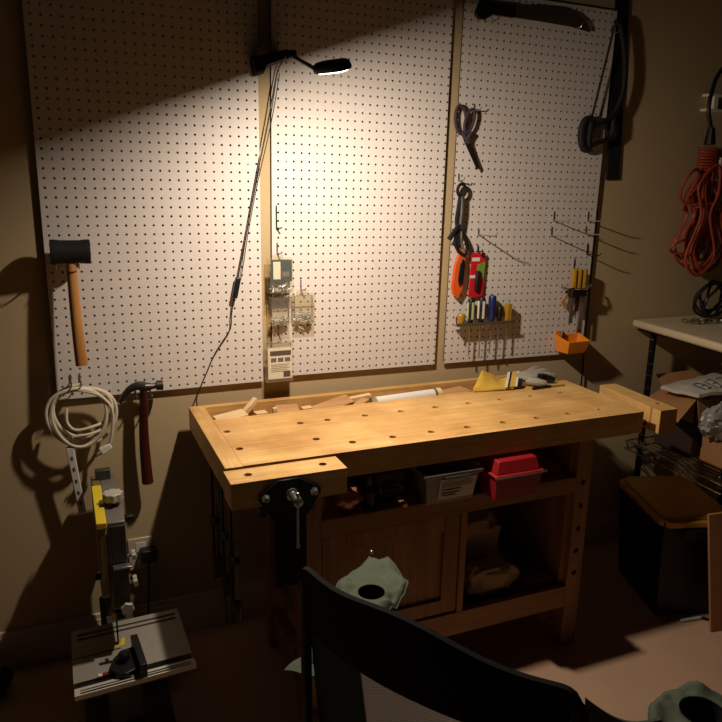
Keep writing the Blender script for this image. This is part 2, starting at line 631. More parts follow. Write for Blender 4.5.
# trestle legs
for x0, x1 in ((21.9, 24.1), (57.2, 59.4)):
    for y0, y1 in ((-20.2, -18.2), (-7.2, -5.2)):
        if y0 < -15 and x0 > 50:
            lg = holed([(x0, 0), (x1, 0), (x1, 28.75), (x0, 28.75)], [circ((x0 + x1) / 2, z, .38) for z in (10.3, 13.4, 16.5, 19.6, 22.7)], 1.98)
            xform(lg, lambda p: (p.x, y0 + p.z, p.y))
            obj('leg', lg, CABZ, bench, ang=20)
        else:
            obj('leg', MB().box(x0, x1, y0, y1, 0, 28.75), CABZ, bench, bevel=.08)
    obj('foot_rail', MB().box(x0 + .3, x1 - .3, -18.2, -7.2, 2.2, 5.2), CABW, bench, bevel=.06)
    obj('top_rail', MB().box(x0 + .3, x1 - .3, -18.2, -7.2, 26.2, 28.7), CABW, bench)
# cabinet
obj('shelf_rail', MB().box(24.1, 57.2, -20.2, -19.4, 21.5, 23.6), CABW, bench, bevel=.05)
obj('bottom_rail', MB().box(24.1, 57.2, -20.2, -19.4, 5.6, 8.6), CABW, bench, bevel=.05)
obj('cabinet_shelf', MB().box(24.1, 57.2, -19.4, -6, 22.9, 23.6), CABW, bench)
obj('cabinet_floor', MB().box(24.1, 57.2, -19.4, -6, 7.0, 7.6), CABW, bench)
obj('cabinet_back', MB().box(24.1, 57.2, -6, -5.4, 5.6, 28.7), CABW, bench)
obj('divider', MB().box(41.2, 42.0, -20.15, -6, 8.6, 21.5), CABZ, bench)
obj('side_panel', MB().box(24.1, 24.7, -19.4, -6, 7.6, 28.7), CABZ, bench)
obj('side_panel', MB().box(56.6, 57.2, -19.4, -6, 7.6, 28.7), CABZ, bench)
d = MB().box(24.2, 27.0, -20.0, -19.2, 8.8, 21.4).box(39.1, 41.1, -20.0, -19.2, 8.8, 21.4).box(27.0, 39.1, -20.0, -19.2, 19.5, 21.4).box(27.0, 39.1, -20.0, -19.2, 8.8, 10.6)
door = obj('cabinet_door', d, CABZ, bench, bevel=.06)
obj('door_panel', MB().box(26.9, 39.2, -19.6, -19.3, 10.5, 19.6), CABZ, door)
# front vise
jm = holed([(13.5, -25.4), (24.8, -25.4), (24.8, -22.2), (13.5, -22.2)], [circ(15.5, -23.7, .4), circ(22.9, -23.7, .4)], 2.6)
xform(jm, lambda p: (p.x, p.y, p.z + TOP - 2.6))
jaw = obj('front_vise_jaw', jm, BX, bench, ang=20)
pl = [(16.0, 29.8), (16.0, 30.3), (17.8, 31.6), (19.8, 31.6), (22.0, 30.3), (22.0, 29.8), (20.6, 27.6), (20.6, 20.5), (17.4, 20.5), (17.4, 27.6)]
plate = obj('vise_plate', MB().prism([(x, -25.4, z - .25) for x, z in pl], (0, -.35, 0)), BLACKM, jaw, bevel=.05)
for x in (16.6, 21.3):
    obj('bolt', MB().lathe([(.42, 0), (.42, .15), (.3, .25), (.26, .5), (.08, .56)], (x, -25.75, 29.8), (0, -1, 0), 6), STEEL, plate)
obj('vise_screw', MB().lathe([(.6, 0), (.6, .3), (.4, .4), (.4, 1.3), (.46, 1.35), (.46, 2.1), (.2, 2.25)], (19.1, -25.75, 29.9), (0, -1, 0), 20), STEEL, jaw)
obj('vise_handle', MB().tube([(19.1, -27.6, 30.6), (19.1, -27.6, 25.5)], .12, seg=10).ball((19.1, -27.6, 30.6), .2).ball((19.1, -27.6, 25.4), .2), STEEL, jaw)
obj('guide_rod', MB().tube([(16.6, -25, 27.9), (16.6, -8, 27.9)], .45).tube([(21.3, -25, 27.9), (21.3, -8, 27.9)], .45), DSTEEL, jaw)
# end vise
em = holed([(67.6, -22.1), (70.3, -22.1), (71.0, -10.3), (68.4, -10.2)], [circ(69.7, -19.6, .36)], 3.0)
xform(em, lambda p: (p.x, p.y, p.z + TOP - 3.0))
ev = obj('end_vise_jaw', em, BY, bench, ang=20)
obj('guide_rod', MB().tube([(60, -19.5, 29.2), (68.2, -19.5, 29.2)], .4).tube([(60, -12.5, 29.2), (68.6, -12.5, 29.2)], .4).tube([(60, -16, 29.3), (70.6, -16, 29.3)], .5), DSTEEL, ev)
obj('bench_dog', MB().lathe([(.3, 0), (.3, 1.1), (.2, 1.16)], (69.7, -19.6, TOP - 1.2), (0, 0, 1), 12), DSTEEL, ev)

# ================================================================ the lamp
lamp = thing('clamp_lamp', 'black LED lamp clamped at the gap between left and middle pegboards', 'lamp', (24.2, -1.2, 70.6))
cl = MB()
cl.prism([(22.3, -.9, 71.5), (23.2, -.9, 71.5), (26.0, -.9, 72.4), (26.0, -.9, 71.3), (23.9, -.9, 70.5), (23.4, -.9, 69.7), (22.7, -.9, 69.5)], (0, .8, 0))
cl.prism([(22.2, -2.3, 71.4), (23.2, -2.3, 71.6), (26.3, -2.3, 72.5), (26.3, -2.3, 71.5), (23.9, -2.3, 70.6), (23.5, -2.3, 69.7), (22.7, -2.3, 69.4)], (0, .8, 0))
obj('clamp', cl, BLACK, lamp, bevel=.12)
obj('clamp_spring', MB().tube([V(24.8 + .1 * i / 40, -1.2 + .45 * math.cos(i * .9), 71.3 + .45 * math.sin(i * .9)) for i in range(40)], .07, seg=6), DSTEEL, lamp)
root_p = HEAD - HA * 2.4 - HN * .2
jp = V(26.3, -3.4, 71.7)
obj('joint', MB().lathe([(.45, -.5), (.5, -.4), (.5, .4), (.45, .5)], jp, (1, 0, .2), 16).tube([(25.6, -1.6, 71.9), jp], .3), BLACK, lamp)
obj('arm', MB().tube(smooth_path([jp, jp.lerp(root_p, .35) + V(.1, 0, -.1), jp.lerp(root_p, .7) + V(.1, 0, -.1), root_p + V(0, .4, .05), root_p], 8), .2, seg=10), BLACK, lamp)
sh = MB()
N = 28
for kind, (r1, r2) in enumerate(((1, 1),)):
    def el(sx, sy, hgt):
        out = []
        for k in range(N):
            t = 2 * PI * k / N
            ct, st = math.cos(t), math.sin(t)
            ex = abs(ct) ** .6 * (1 if ct > 0 else -1)
            ey = abs(st) ** .6 * (1 if st > 0 else -1)
            out.append(HEAD + HA * ex * sx + HB * ey * sy - HN * hgt)
        return out
    rings = [el(2.0, .7, -.2), el(2.15, .85, -.2), el(2.2, .9, 0), el(2.1, .85, .45), el(1.8, .65, .65)]
    vs = [p for r in rings for p in r]
    fs = []
    for i in range(4):
        for k in range(N):
            l = (k + 1) % N
            fs.append((i * N + k, i * N + l, (i + 1) * N + l, (i + 1) * N + k))
    fs.append(tuple(range(4 * N, 5 * N)))
    fs.append(tuple(range(N))[::-1])
    sh.add(vs, fs)
obj('lamp_head', sh, BLACK, lamp, ang=50)
ln = MB().prism(el(1.9, .62, -.201), HN * .13, .92)
obj('led_lens', ln, LENS, lamp)
cpts = [(26.0, -2.0, 71.5), (25.3, -1.2, 70.0), (24.3, -.8, 64.9), (22.8, -.6, 58.2), (21.6, -.6, 52.4), (20.75, -.6, 48.6), (20.3, -.6, 46.5), (19.8, -.5, 44.4),
        (19.5, -.4, 42.3), (19.3, -.4, 40.6), (18.2, -.35, 38.9), (17.2, -.4, 37.4), (16.4, -.35, 35.6), (15.4, -.3, 33.4), (14.9, -.4, 31.8), (15.6, -.3, 29), (17.2, -.2, 22), (17.6, -.2, 6), (17.8, -.8, .4)]
obj('power_cord', MB().tube(smooth_path(cpts, 6), .075, seg=6), BLACK, lamp)
obj('power_cord', MB().tube(smooth_path([V(*p) + V(.28 + .12 * math.sin(i * 1.7), 0, 0) for i, p in enumerate(cpts[1:7])], 6), .055, seg=6), DSTEEL, lamp)
ms = frame((20.1, -.72, 45.6), (-.22, 0, -1), (0, -1, 0))
obj('inline_switch', MB().box(-1.25, 1.25, -.32, .32, -.3, .3, ms), BLACK, lamp, bevel=.12)

# ================================================================ peg hooks and hanging things
def hook(label, x, z, ln=2.0, dirx=0.0, tip=.5, group=None, y=0, m=STEEL, name='peg_hook', back=.8):
    t = thing(name, label, 'hook', (x, y, z), group)
    obj('back_plate', MB().tube([(x, -.1 + y, z - .1), (x, -.1 + y, z + back)], .085, seg=8).tube([(x, -.1 + y, z + back), (x, .28 + y, z + back)], .07, seg=6), m, t)
    pts = smooth_path([(x, -.1 + y, z), (x + dirx * .5, -ln * .5, z - .02), (x + dirx * .85, -ln * .85, z + .03), (x + dirx, -ln, z + tip)], 6)
    obj('prong', MB().tube(pts, .08, seg=8), m, t)
    return t

# mallet
hook('left steel peg hook under the mallet head', .4, 48.7, 3.6, group='hooks under the mallet')
hook('right steel peg hook under the mallet head', 2.7, 48.7, 3.6, group='hooks under the mallet')
ml = thing('rubber_mallet', 'black rubber mallet with a wooden handle hanging on left pegboard', 'mallet', (1.7, -1.6, 37.9))
hd = MB().lathe([(1.2, 0), (1.3, .06), (1.3, .5), (1.22, 1.1), (1.22, 2.9), (1.3, 3.5), (1.3, 3.94), (1.2, 4.0)], (-.05, -2.2, 50.45), (1, 0, -.01), 28)
obj('mallet_head', hd, RUBBER, ml)
hp = [(1.95, -2.2, 50.0), (1.95, -2.25, 48.8), (1.95, -2.4, 46.5), (2.0, -2.65, 43), (2.1, -2.85, 40), (2.2, -3.0, 38.1)]
obj('handle', MB().tube(smooth_path(hp, 5), [.46 + .2 * (i / 25) for i in range(26)], seg=16), HANDLE, ml)

# coiled cable on two hooks
hook('left of the two hooks carrying the white cord coil', .95, 35.6, 3.2, 0, .8, 'hooks carrying the white cord coil')
hook('right of the two hooks carrying the white cord coil', 1.95, 35.6, 3.2, 0, .8, 'hooks carrying the white cord coil')
cb = thing('extension_cord', 'cream extension cord coiled on two hooks below left pegboard', 'cord', (1.9, -1.5, 27.5))
rnd = random.Random(5)
pts = []
T = 5
for i in range(T * 20 + 1):
    a = 2 * PI * i / 20 + PI / 2
    k = i / 20
    rx = 3.3 + .28 * math.sin(k * 2.4) - .12 * k * .5
    rz = 3.2 + .35 * math.sin(k * 1.7 + 1)
    cx = 1.9 - .1 * k + .25 * math.sin(k * 3)
    cz = 32.2 - .25 * math.sin(k * 1.9)
    pts.append((cx + rx * math.cos(a), -1.2 - .22 * k + .1 * math.sin(a * 3), cz + rz * math.sin(a) + .25 * math.cos(a * 2)))
pts += [(3.6, -2.3, 34.4), (5.0, -2.35, 32.6), (4.9, -2.3, 30), (4.55, -2.2, 28.3)]
obj('cord', MB().tube(smooth_path(pts, 3), .19, seg=8), CORDW, cb)
pts = smooth_path([(4.3, -1.7, 30.9), (2.6, -2.3, 30.6), (1.0, -2.4, 30.5), (.2, -2.2, 31.4), (.25, -1.9, 33)], 8)
obj('cord_tail', MB().tube(pts, .17, seg=8), CORDW, cb)
pts = smooth_path([(4.2, -1.9, 30.2), (2.6, -2.5, 29.9), (1.2, -2.5, 29.8), (.6, -2.3, 29.6)], 8)
obj('cord_tail', MB().tube(pts, .17, seg=8), CORDW, cb)
mp_ = frame((4.2, -2.2, 27.9), (-1, 0, -.55), (0, -1, 0))
pg = obj('plug', MB().prism([mp_ @ V(-.5, y, z) for y, z in ((-.3, -.3), (.3, -.3), (.3, .3), (-.3, .3))], mp_.to_3x3() @ V(1.3, 0, 0), 1.35), WHITE, cb, bevel=.08)
obj('prong', MB().box(.8, 1.6, -.25, -.17, -.1, .15, mp_).box(.8, 1.6, .17, .25, -.1, .15, mp_), STEEL, pg)
stp = thing('socket_strip', 'narrow pale strip with dark holes hanging below the white cord coil', 'power strip', (.8, -1.6, 20.0))
ms = frame((.6, -1.6, 24.2), (.09, .05, -1), (0, -1, 0))
obj('strip_body', MB().box(-4.2, 4.2, -.42, .42, -.2, .4, ms), WHITE, stp, bevel=.1)
for i, x in enumerate((-2.9, -1.5, 0, 1.5, 2.9)):
    obj('socket', MB().box(x - .22, x + .22, -.13, .13, .38, .43, ms), DINK, stp)
obj('strip_cord', MB().tube(smooth_path([(.22, -1.6, 28.4), (.1, -1.6, 28.9), (.2, -1.55, 29.2), (.35, -1.5, 29.4)], 6), .17, seg=8), CORDW, stp)

# claw hammer
hook('left hook under the claw hammer head', 7.9, 33.2, 1.8, 0, .4, 'hooks under the claw hammer')
hook('right hook under the claw hammer head', 9.6, 33.2, 1.8, 0, .4, 'hooks under the claw hammer')
hm = thing('claw_hammer', 'claw hammer with a dark red handle hanging below left pegboard', 'hammer', (8.6, -1.3, 22.4))
hh = MB().tube(smooth_path([(10.9, -1.3, 34.55), (10.15, -1.3, 34.55)], 2), [.6, .58, .56], seg=14)
hh.tube([(10.2, -1.3, 34.55), (9.7, -1.3, 34.5), (9.2, -1.3, 34.5), (8.5, -1.3, 34.55)], [.34, .34, .5, .5], seg=14)
hh.tube(smooth_path([(8.8, -1.3, 34.6), (8.0, -1.3, 34.7), (7.2, -1.3, 34.4), (6.5, -1.3, 33.7), (5.9, -1.3, 32.9)], 4), [.58 - .02 * i for i in range(17)], seg=10)
obj('hammer_head', hh, DSTEEL, hm)
obj('handle', MB().tube(smooth_path([(8.75, -1.3, 34.9), (8.6, -1.3, 32.5), (8.45, -1.3, 29), (8.45, -1.3, 26), (8.55, -1.3, 22.5)], 5), [.42 + .013 * i for i in range(21)], seg=14), DRED, hm)

# small parts boxes
def parts_box(label, x0, x1, z0, z1, dep, fill, extra, hk, cat='box', seed=1, mt=None):
    t = thing('parts_box', label, cat, ((x0 + x1) / 2, -.6, z0), 'clear boxes of fasteners hanging on pegs')
    y1, y0 = -.25, -.25 - dep
    w_ = .07
    sh = MB().box(x0, x1, y1 - w_, y1, z0, z1).box(x0, x1, y0, y0 + w_, z0, z1).box(x0, x0 + w_, y0, y1, z0, z1).box(x1 - w_, x1, y0, y1, z0, z1).box(x0, x1, y0, y1, z0, z0 + w_).box(x0, x1, y0, y1, z1 - w_, z1)
    obj('case', sh, CLR, t)
    obj('hang_tab', MB().box((x0 + x1) / 2 - .7, (x0 + x1) / 2 + .7, y1 - .06, y1, z1, z1 + .55), CLR, t)
    r_ = random.Random(seed)
    if fill > 0:
        f = MB()
        for i in range(70):
            c = V(r_.uniform(x0 + .35, x1 - .35), r_.uniform(y0 + .2, y1 - .2), r_.uniform(z0 + .15, z0 + .15 + fill * r_.uniform(.5, 1)))
            dd = V(r_.uniform(-1, 1), r_.uniform(-.3, .3), r_.uniform(-.5, .5)).normalized() * .24
            f.tube([c - dd, c + dd], .055, seg=5)
            f.lathe([(.11, 0), (.11, .05)], c + dd, dd, 6)
        g = obj('fasteners', f, ZINC, t)
        g['kind'] = 'stuff'
    for nm, args, m in extra:
        obj(nm, MB().box(*args), m, t)
    hx, hz = hk
    hook('peg hook holding ' + label.split(',')[0], hx, hz, 1.1, .3, .25, back=1.2)
    return t

parts_box('clear box of nails with a green card, topmost of its column', 23.95, 26.9, 44.9, 49.0, 1.6, 1.3,
          [('card', (24.1, 26.75, -1.72, -1.68, 46.3, 48.9), TEAL), ('price_label', (24.4, 25.3, -1.76, -1.72, 46.6, 48.7), LABEL), ('card_print', (25.5, 26.4, -1.76, -1.72, 46.9, 47.5), GREYC)], (25.4, 49.6), seed=2)
parts_box('clear box of screws, second down its column', 24.15, 26.75, 40.9, 44.3, 1.3, .9, [], (25.4, 44.6), seed=3)
parts_box('lone clear box of bright screws, right of the column of boxes', 27.1, 29.85, 40.9, 44.5, 1.2, 1.3, [], (28.4, 45.0), seed=4)
lx = [('printed_card', (23.75, 26.85, -1.24, -1.18, 34.0, 38.0), LABEL), ('card_header', (24.0, 26.7, -1.27, -1.24, 37.0, 37.6), DINK), ('bar_code', (25.7, 26.6, -1.27, -1.24, 34.2, 34.9), DINK)]
lx += [('picture_panel', (24.1 + .9 * i, 24.8 + .9 * i, -1.27, -1.24, 36.2, 36.7), GREYC) for i in range(3)]
lx += [('print_line', (24.1, 26.5 - .3 * (i % 2), -1.26, -1.24, 35.8 - .22 * i, 35.86 - .22 * i), GREYC) for i in range(5)]
parts_box('flat clear pack with a printed card and barcode, lowest of its column', 23.5, 27.0, 33.6, 38.7, 1.0, 0, lx, (25.4, 40.0))
hook('bare slim hook on middle pegboard above the green card box', 25.35, 52.6, 1.0, .4, .1, m=DSTEEL, back=2.6)

# scissors and pliers
hook('hook holding the plum handled shears', 52.0, 67.4, 1.4, .3, .3)
shr = thing('shears', 'plum handled shears hanging on right pegboard, highest of the left column', 'scissors', (51.5, -.7, 60))
def loop(cx, cz, rx, rz, rot, y):
    return [V(cx + rx * math.cos(a) * math.cos(rot) - rz * math.sin(a) * math.sin(rot), y, cz + rx * math.cos(a) * math.sin(rot) + rz * math.sin(a) * math.cos(rot)) for a in [2 * PI * k / 24 for k in range(24)]]
for (cx, cz, rx, rz, ro, y, bl) in ((49.75, 66.1, .8, 1.75, .12, -.75, ((50.7, 63.6), (52.9, 60.0), .35)), (50.95, 66.0, .6, 1.5, -.28, -.95, ((50.6, 63.6), (52.5, 59.9), .35))):
    lp = obj('handle_loop', MB().tube(loop(cx, cz, rx, rz, ro, y), .21, True, 8).tube([(cx + .3, y, cz - 1.4), (50.7, y, 63.6)], [.3, .3], seg=8), PURP, shr)
    (x0, z0), (x1, z1), ww = bl
    obj('blade', MB().prism([(x0 - ww, y, z0), (x0 + ww, y, z0 + .3), (x1 + .12, y, z1 + .2), (x1, y, z1)], (0, .12, 0)), DSTEEL, shr)
obj('pivot', MB().lathe([(.25, 0), (.25, .1)], (50.8, -1.0, 63.4), (0, -1, 0), 12), STEEL, shr)

hook('hook holding the black handled pliers', 50.2, 58.6, 1.6, .1, .4)
plr = thing('pliers', 'black and chrome pliers and cutters hanging below the plum shears', 'pliers', (50.3, -.9, 49))
obj('eye_ring', MB().tube(loop(50.3, 57.3, (.62), .8, 0, -.95), .22, True, 8), BLACK, plr)
obj('upper_arm', MB().tube(smooth_path([(50.4, -.95, 56.6), (50.5, -.95, 55.6), (50.45, -1, 54.0), (50.3, -1, 52.4)], 4), [.3 - .008 * i for i in range(13)], seg=10), STEEL, plr)
obj('upper_arm', MB().tube(smooth_path([(50.2, -.8, 56.4), (50.0, -.8, 54.8), (49.85, -.8, 53.4), (50.1, -.8, 52.2)], 4), .28, seg=8), BLACK, plr)
obj('side_grip', MB().tube([(50.1, -1.1, 52.9), (48.6, -1.25, 51.0)], [.3, .36], seg=8), BLACK, plr)
obj('lower_loop', MB().tube(smooth_path([(50.2, -.9, 52.2), (49.7, -.95, 50.9), (50.1, -1, 49.6), (51.2, -1, 48.8), (51.6, -1, 49.8), (51.1, -.95, 51.2), (50.4, -.9, 52.2)], 5), .26, seg=8), BLACK, plr)
obj('lower_blade', MB().tube(smooth_path([(50.5, -1.1, 52), (50.6, -1.15, 50.5), (51.1, -1.1, 49.4)], 4), .14, seg=6), STEEL, plr)

hook('bare long hook on right pegboard beside the pliers', 53.7, 51.5, 4.6, .2, .5, m=STEEL)

# orange folding saw and the carded tool
of = thing('utility_cutter', 'orange framed cutter with a dark grip hanging under the pliers', 'cutter', (50.5, -.8, 43))
obj('orange_frame', MB().prism([(50.6, -.5, 49.6), (51.3, -.5, 49.2), (51.5, -.5, 47.5), (51.2, -.5, 44.2), (50.5, -.5, 43.0), (49.8, -.5, 43.6), (49.6, -.5, 44.6), (49.9, -.5, 47.5)], (0, -.5, 0)), ORANGE2, of, bevel=.05)
obj('dark_grip', MB().prism([(50.9, -1.0, 48.4), (51.3, -1.0, 48.0), (51.15, -1.0, 45.2), (50.6, -1.0, 44.6), (50.35, -1.0, 45.4), (50.55, -1.0, 47.6)], (0, -.2, 0)), BLACK, of, bevel=.06)
hook('hook holding the orange cutter', 50.7, 49.7, 1.2, .2, .3)
rc = thing('carded_tool', 'small tool on a red and green backing card on right pegboard', 'packaged tool', (53.6, -.5, 42.8))
obj('backing_card', MB().prism([(52.6, -.45, 49.1), (54.6, -.45, 48.9), (54.9, -.45, 48.2), (54.7, -.45, 43.0), (52.4, -.45, 42.9), (52.5, -.45, 44.5)], (0, -.12, 0)), REDCARD, rc, bevel=.04)
obj('green_panel', MB().prism([(53.6, -.57, 47.4), (54.8, -.57, 47.8), (54.7, -.57, 45.6), (53.5, -.57, 45.4)], (0, -.05, 0)), GREENC, rc)
obj('white_band', MB().box(52.75, 53.9, -.64, -.57, 47.9, 48.4).box(52.5, 53.3, -.64, -.57, 45.6, 46.0), WHITE, rc)
obj('black_tool', MB().tube([(53.7, -.75, 46.6), (53.6, -.8, 45.2), (53.5, -.75, 43.9)], [.3, .38, .3], seg=10), BLACK, rc)
obj('hang_ring', MB().tube(loop(54.4, 48.75, .25, .25, 0, -.65), .1, True, 6), BLACK, rc)
hook('hook holding the red carded tool', 53.8, 49.2, 1.0, .2, .3, m=BLACKM)

# screwdriver rack
rk = thing('tool_rack', 'steel rail holding a row of screwdrivers on right pegboard', 'tool rack', (54.6, -1, 39.0))
obj('rail', MB().box(50.2, 59.2, -1.8, -.6, 39.15, 39.3), STEEL, rk, bevel=.03)
obj('rail_lip', MB().box(50.2, 59.2, -1.85, -1.78, 39.3, 39.6), STEEL, rk)
obj('end_hook', MB().tube(smooth_path([(50.2, -1.8, 39.4), (49.9, -2.0, 39.9), (49.8, -2.1, 40.6)], 5), .1, seg=6), DSTEEL, rk)
def driver(label, x, z1, r, m, m2=None, shaft=3.5, sq=False):
    t = thing('screwdriver', label, 'screwdriver', (x, -1.15, 39.2), 'screwdrivers in the steel rack')
    z0 = 39.35
    h = z1 - z0
    if sq:
        g = MB().box(x - r, x + r, -1.15 - r, -1.15 + r, z0, z1)
        obj('handle', g, m, t, bevel=.1)
    else:
        obj('handle', MB().lathe([(r * .6, 0), (r * .75, .1), (r * .7, .35), (r, .8), (r, h - .3), (r * .8, h - .08), (r * .4, h)], (x, -1.15, z0), (0, 0, 1), 10), m, t)
        if m2:
            obj('grip_stripe', MB().box(x - r * .3, x + r * .3, -1.15 - r - .04, -1.15 - r * .6, z0 + .7, z1 - .5), m2, t)
            obj('grip_stripe', MB().box(x - r - .04, x - r * .6, -1.15 - r * .35, -1.15 + r * .35, z0 + .7, z1 - .5), m2, t)
    obj('shaft', MB().tube([(x, -1.15, z0 + .1), (x, -1.15, z0 - shaft)], [.11, .1], seg=8), STEEL, t)
driver('short amber handled screwdriver at the left end of the rack', 51.1, 40.9, .62, YCLR, None, 1.6)
driver('tall black and pale green screwdriver, second in the rack', 52.6, 42.9, .5, BLACK, LIME, 4.5)
driver('tall black and white screwdriver in the middle of the rack', 54.3, 43.0, .52, BLACK, WHITE, 5)
driver('tall navy screwdriver in the rack', 56.0, 43.2, .55, NAVY, None, 4.5)
driver('short black handled screwdriver beside the navy one', 57.3, 41.5, .42, BLACK, None, 4)
driver('square amber block handled awl at the right end of the rack', 58.7, 41.9, .42, YCLR, None, 3.5, True)

# four long hooks at right, a bracket, the chisels
g4 = 'long bare hooks at the right pegboard edge'
hook('upper left of the four long bare hooks on right pegboard', 66.0, 53.3, 3.1, .5, .3, g4, back=1.2)
hook('lower left of the four long bare hooks on right pegboard', 65.8, 51.2, 3.1, .5, .3, g4, back=1.2)
hook('upper right of the four long bare hooks on right pegboard', 72.0, 53.3, 3.1, .5, .3, g4, back=1.2)
hook('lower right of the four long bare hooks on right pegboard', 71.85, 51.4, 3.1, .5, .3, g4, back=1.0)
hook('black hook at the pegboard edge above the chisels', 72.5, 48.4, 2.6, .5, .3, m=BLACKM, back=1.4)
hook('hook above the amber chisel handles', 70.3, 46.4, 1.2, 0, .2, back=1.4)
cr = thing('tool_holder', 'chrome clip rail holding amber handled chisels near the right edge', 'tool holder', (70.3, -1.4, 43.2))
obj('bar', MB().tube(smooth_path([(67.5, -1.2, 43.9), (68.3, -1.7, 43.6), (69.2, -1.9, 43.7), (70.5, -2.3, 43.6), (71.9, -1.9, 43.8), (72.8, -1.3, 44.0)], 6), .16, seg=8), CHROME, cr)
obj('clip', MB().box(69.0, 71.6, -2.0, -.3, 42.4, 43.5), BLACK, cr, bevel=.1)
obj('clamp_screw', MB().lathe([(.35, 0), (.35, .25), (.15, .3), (.15, 1.0)], (67.7, -1.3, 43.8), (1, 0, -.2), 10), CHROME, cr)
for i, (x, lb, shf) in enumerate(((69.7, 'left amber handled chisel in the chrome holder', 5.0), (70.6, 'middle amber handled chisel in the chrome holder', 3.2), (71.5, 'right amber handled chisel in the chrome holder', 5.6))):
    t = thing('chisel', lb, 'chisel', (x, -1.2, 43), 'amber handled chisels')
    obj('handle', MB().lathe([(.3, 0), (.42, .3), (.45, 2.2), (.4, 2.9), (.2, 3.0)], (x, -1.2, 43.4), (0, 0, 1), 8), YCLR, t)
    obj('blade', MB().prism([(x - .3, -1.25, 43.4), (x + .3, -1.25, 43.4), (x + .34, -1.25, 43.4 - shf), (x - .34, -1.25, 43.4 - shf)], (0, .12, 0)), STEEL if i != 1 else DRED, t)
sq = thing('try_square', 'small angled steel and wood tool hanging left of the chisels', 'tool', (68.7, -1, 41))
obj('stock', MB().prism([(69.4, -1.0, 42.8), (69.0, -1.0, 42.9), (67.9, -1.0, 41.7), (68.9, -1.0, 40.4), (69.3, -1.0, 40.9), (68.6, -1.0, 41.7)], (0, .3, 0)), SCRAP2, sq)
obj('tongue', MB().prism([(69.3, -1.05, 42.7), (69.6, -1.05, 42.5), (69.2, -1.05, 40.6), (68.9, -1.05, 40.7)], (0, .1, 0)), STEEL, sq)

# orange bin on the board's lower edge
ob_ = MB()
bx = [(68.0, -.1), (73.5, -.1), (73.0, -3.7), (68.4, -3.7)]
tz = [37.0, 37.0, 35.9, 35.9]
inner = []
bot = [(68.3, -.3, 34.1), (72.0, -.3, 34.1), (71.7, -2.6, 34.1), (68.6, -2.6, 34.1)]
top = [(68.0, -.1, 36.6), (72.4, -.1, 36.6), (72.2, -3.2, 36.0), (68.2, -3.2, 36.0)]
ti = [(68.2, -.3, 36.6), (72.2, -.3, 36.6), (72.0, -3.0, 36.0), (68.4, -3.0, 36.0)]
bi = [(68.5, -.5, 34.3), (71.8, -.5, 34.3), (71.5, -2.45, 34.3), (68.8, -2.45, 34.3)]
fs = [(3, 2, 1, 0)]
for i in range(4):
    j = (i + 1) % 4
    fs += [(i, j, 4 + j, 4 + i), (4 + i, 4 + j, 8 + j, 8 + i), (8 + i, 8 + j, 12 + j, 12 + i)]
fs.append((12, 13, 14, 15))
ob_.add(bot + top + ti + bi, fs)
obn = thing('parts_bin', 'open orange plastic bin hung at the lower right corner of right pegboard', 'bin', (70.7, -2, 34.1))
obj('bin_body', ob_, ORANGE, obn, bevel=.06)
obj('hang_lip', MB().box(68.1, 69.0, -.1, .0, 36.5, 37.1), ORANGE, obn)
obj('bin_contents', MB().tube([(68.8, -.9, 35.2), (69.2, -.6, 36.9)], .22).tube([(69.4, -1.2, 34.6), (71.5, -1.6, 34.7)], .2), BLACK, obn)

# machete
hook('hook under the machete handle', 52.9, 78.0, 1.2, .5, .5, m=CHROME)
hook('hook under the machete blade tip', 66.8, 78.6, 1.2, .5, .5, m=CHROME)
mc = thing('machete', 'long dark machete lying on hooks at the top of right pegboard', 'machete', (60, -.7, 78.3))
bl = [(56.6, 80.3), (60.5, 80.6), (64.0, 80.7), (66.6, 80.3), (68.2, 79.5), (69.0, 78.6), (69.1, 78.2), (66, 78.6), (61, 78.8), (56.8, 78.9)]
obj('blade', MB().prism([(x, -.65, z) for x, z in bl], (0, .14, 0)), mat('machete_blade', (58, 46, 38), .8, 0.0, var=.25, scale=20), mc)
obj('handle', MB().prism([(51.1, -.85, 78.7), (51.2, -.85, 79.2), (52.0, -.85, 80.9), (52.7, -.85, 81.1), (53.2, -.85, 80.3), (56.9, -.85, 80.4), (56.9, -.85, 78.8), (53.6, -.85, 78.9), (52.5, -.85, 78.2), (51.6, -.85, 78.2)], (0, .55, 0)), BLACK, mc, bevel=.12)
# bow saw
hook('hook holding the bow saw frame at the top right corner', 73.1, 78.6, 1.0, .8, .3, m=CHROME)
bs = thing('bow_saw', 'black framed bow saw hanging at the right edge of right pegboard', 'saw', (72.5, -.9, 62.8))
obj('bow_frame', MB().tube(smooth_path([(73.0, -.9, 79.9), (73.9, -.9, 79.3), (74.9, -.9, 76.6), (75.5, -.9, 73.5), (75.4, -.9, 70.6), (74.3, -.9, 68.0), (72.6, -.9, 66.9), (71.0, -.9, 66.3), (70.3, -.9, 66.0)], 6), .38, seg=10), RUBBER, bs)
obj('saw_blade', MB().prism([(72.85, -.95, 80.0), (73.2, -.95, 79.9), (70.5, -.95, 66.5), (70.1, -.95, 66.6)], (0, .06, 0)), mat('rusty_blade', (120, 84, 60), .5, .4, var=.35, scale=60), bs)
gp = smooth_path([(70.3, -.9, 67.2), (69.3, -.9, 66.8), (68.9, -.9, 65.4), (69.1, -.9, 63.9), (69.8, -.9, 63.1), (70.6, -.9, 63.3)], 5)
obj('grip', MB().tube(gp, .5, seg=10).tube([(70.4, -.9, 67.0), (70.3, -.9, 63.4)], .42, seg=10), RUBBER, bs)
obj('knuckle_guard', MB().tube(smooth_path([(70.4, -.9, 63.5), (72.0, -.9, 64.1), (73.6, -.9, 64.6), (74.3, -.9, 65.4), (74.3, -.9, 67.6)], 5), .36, seg=10), RUBBER, bs)
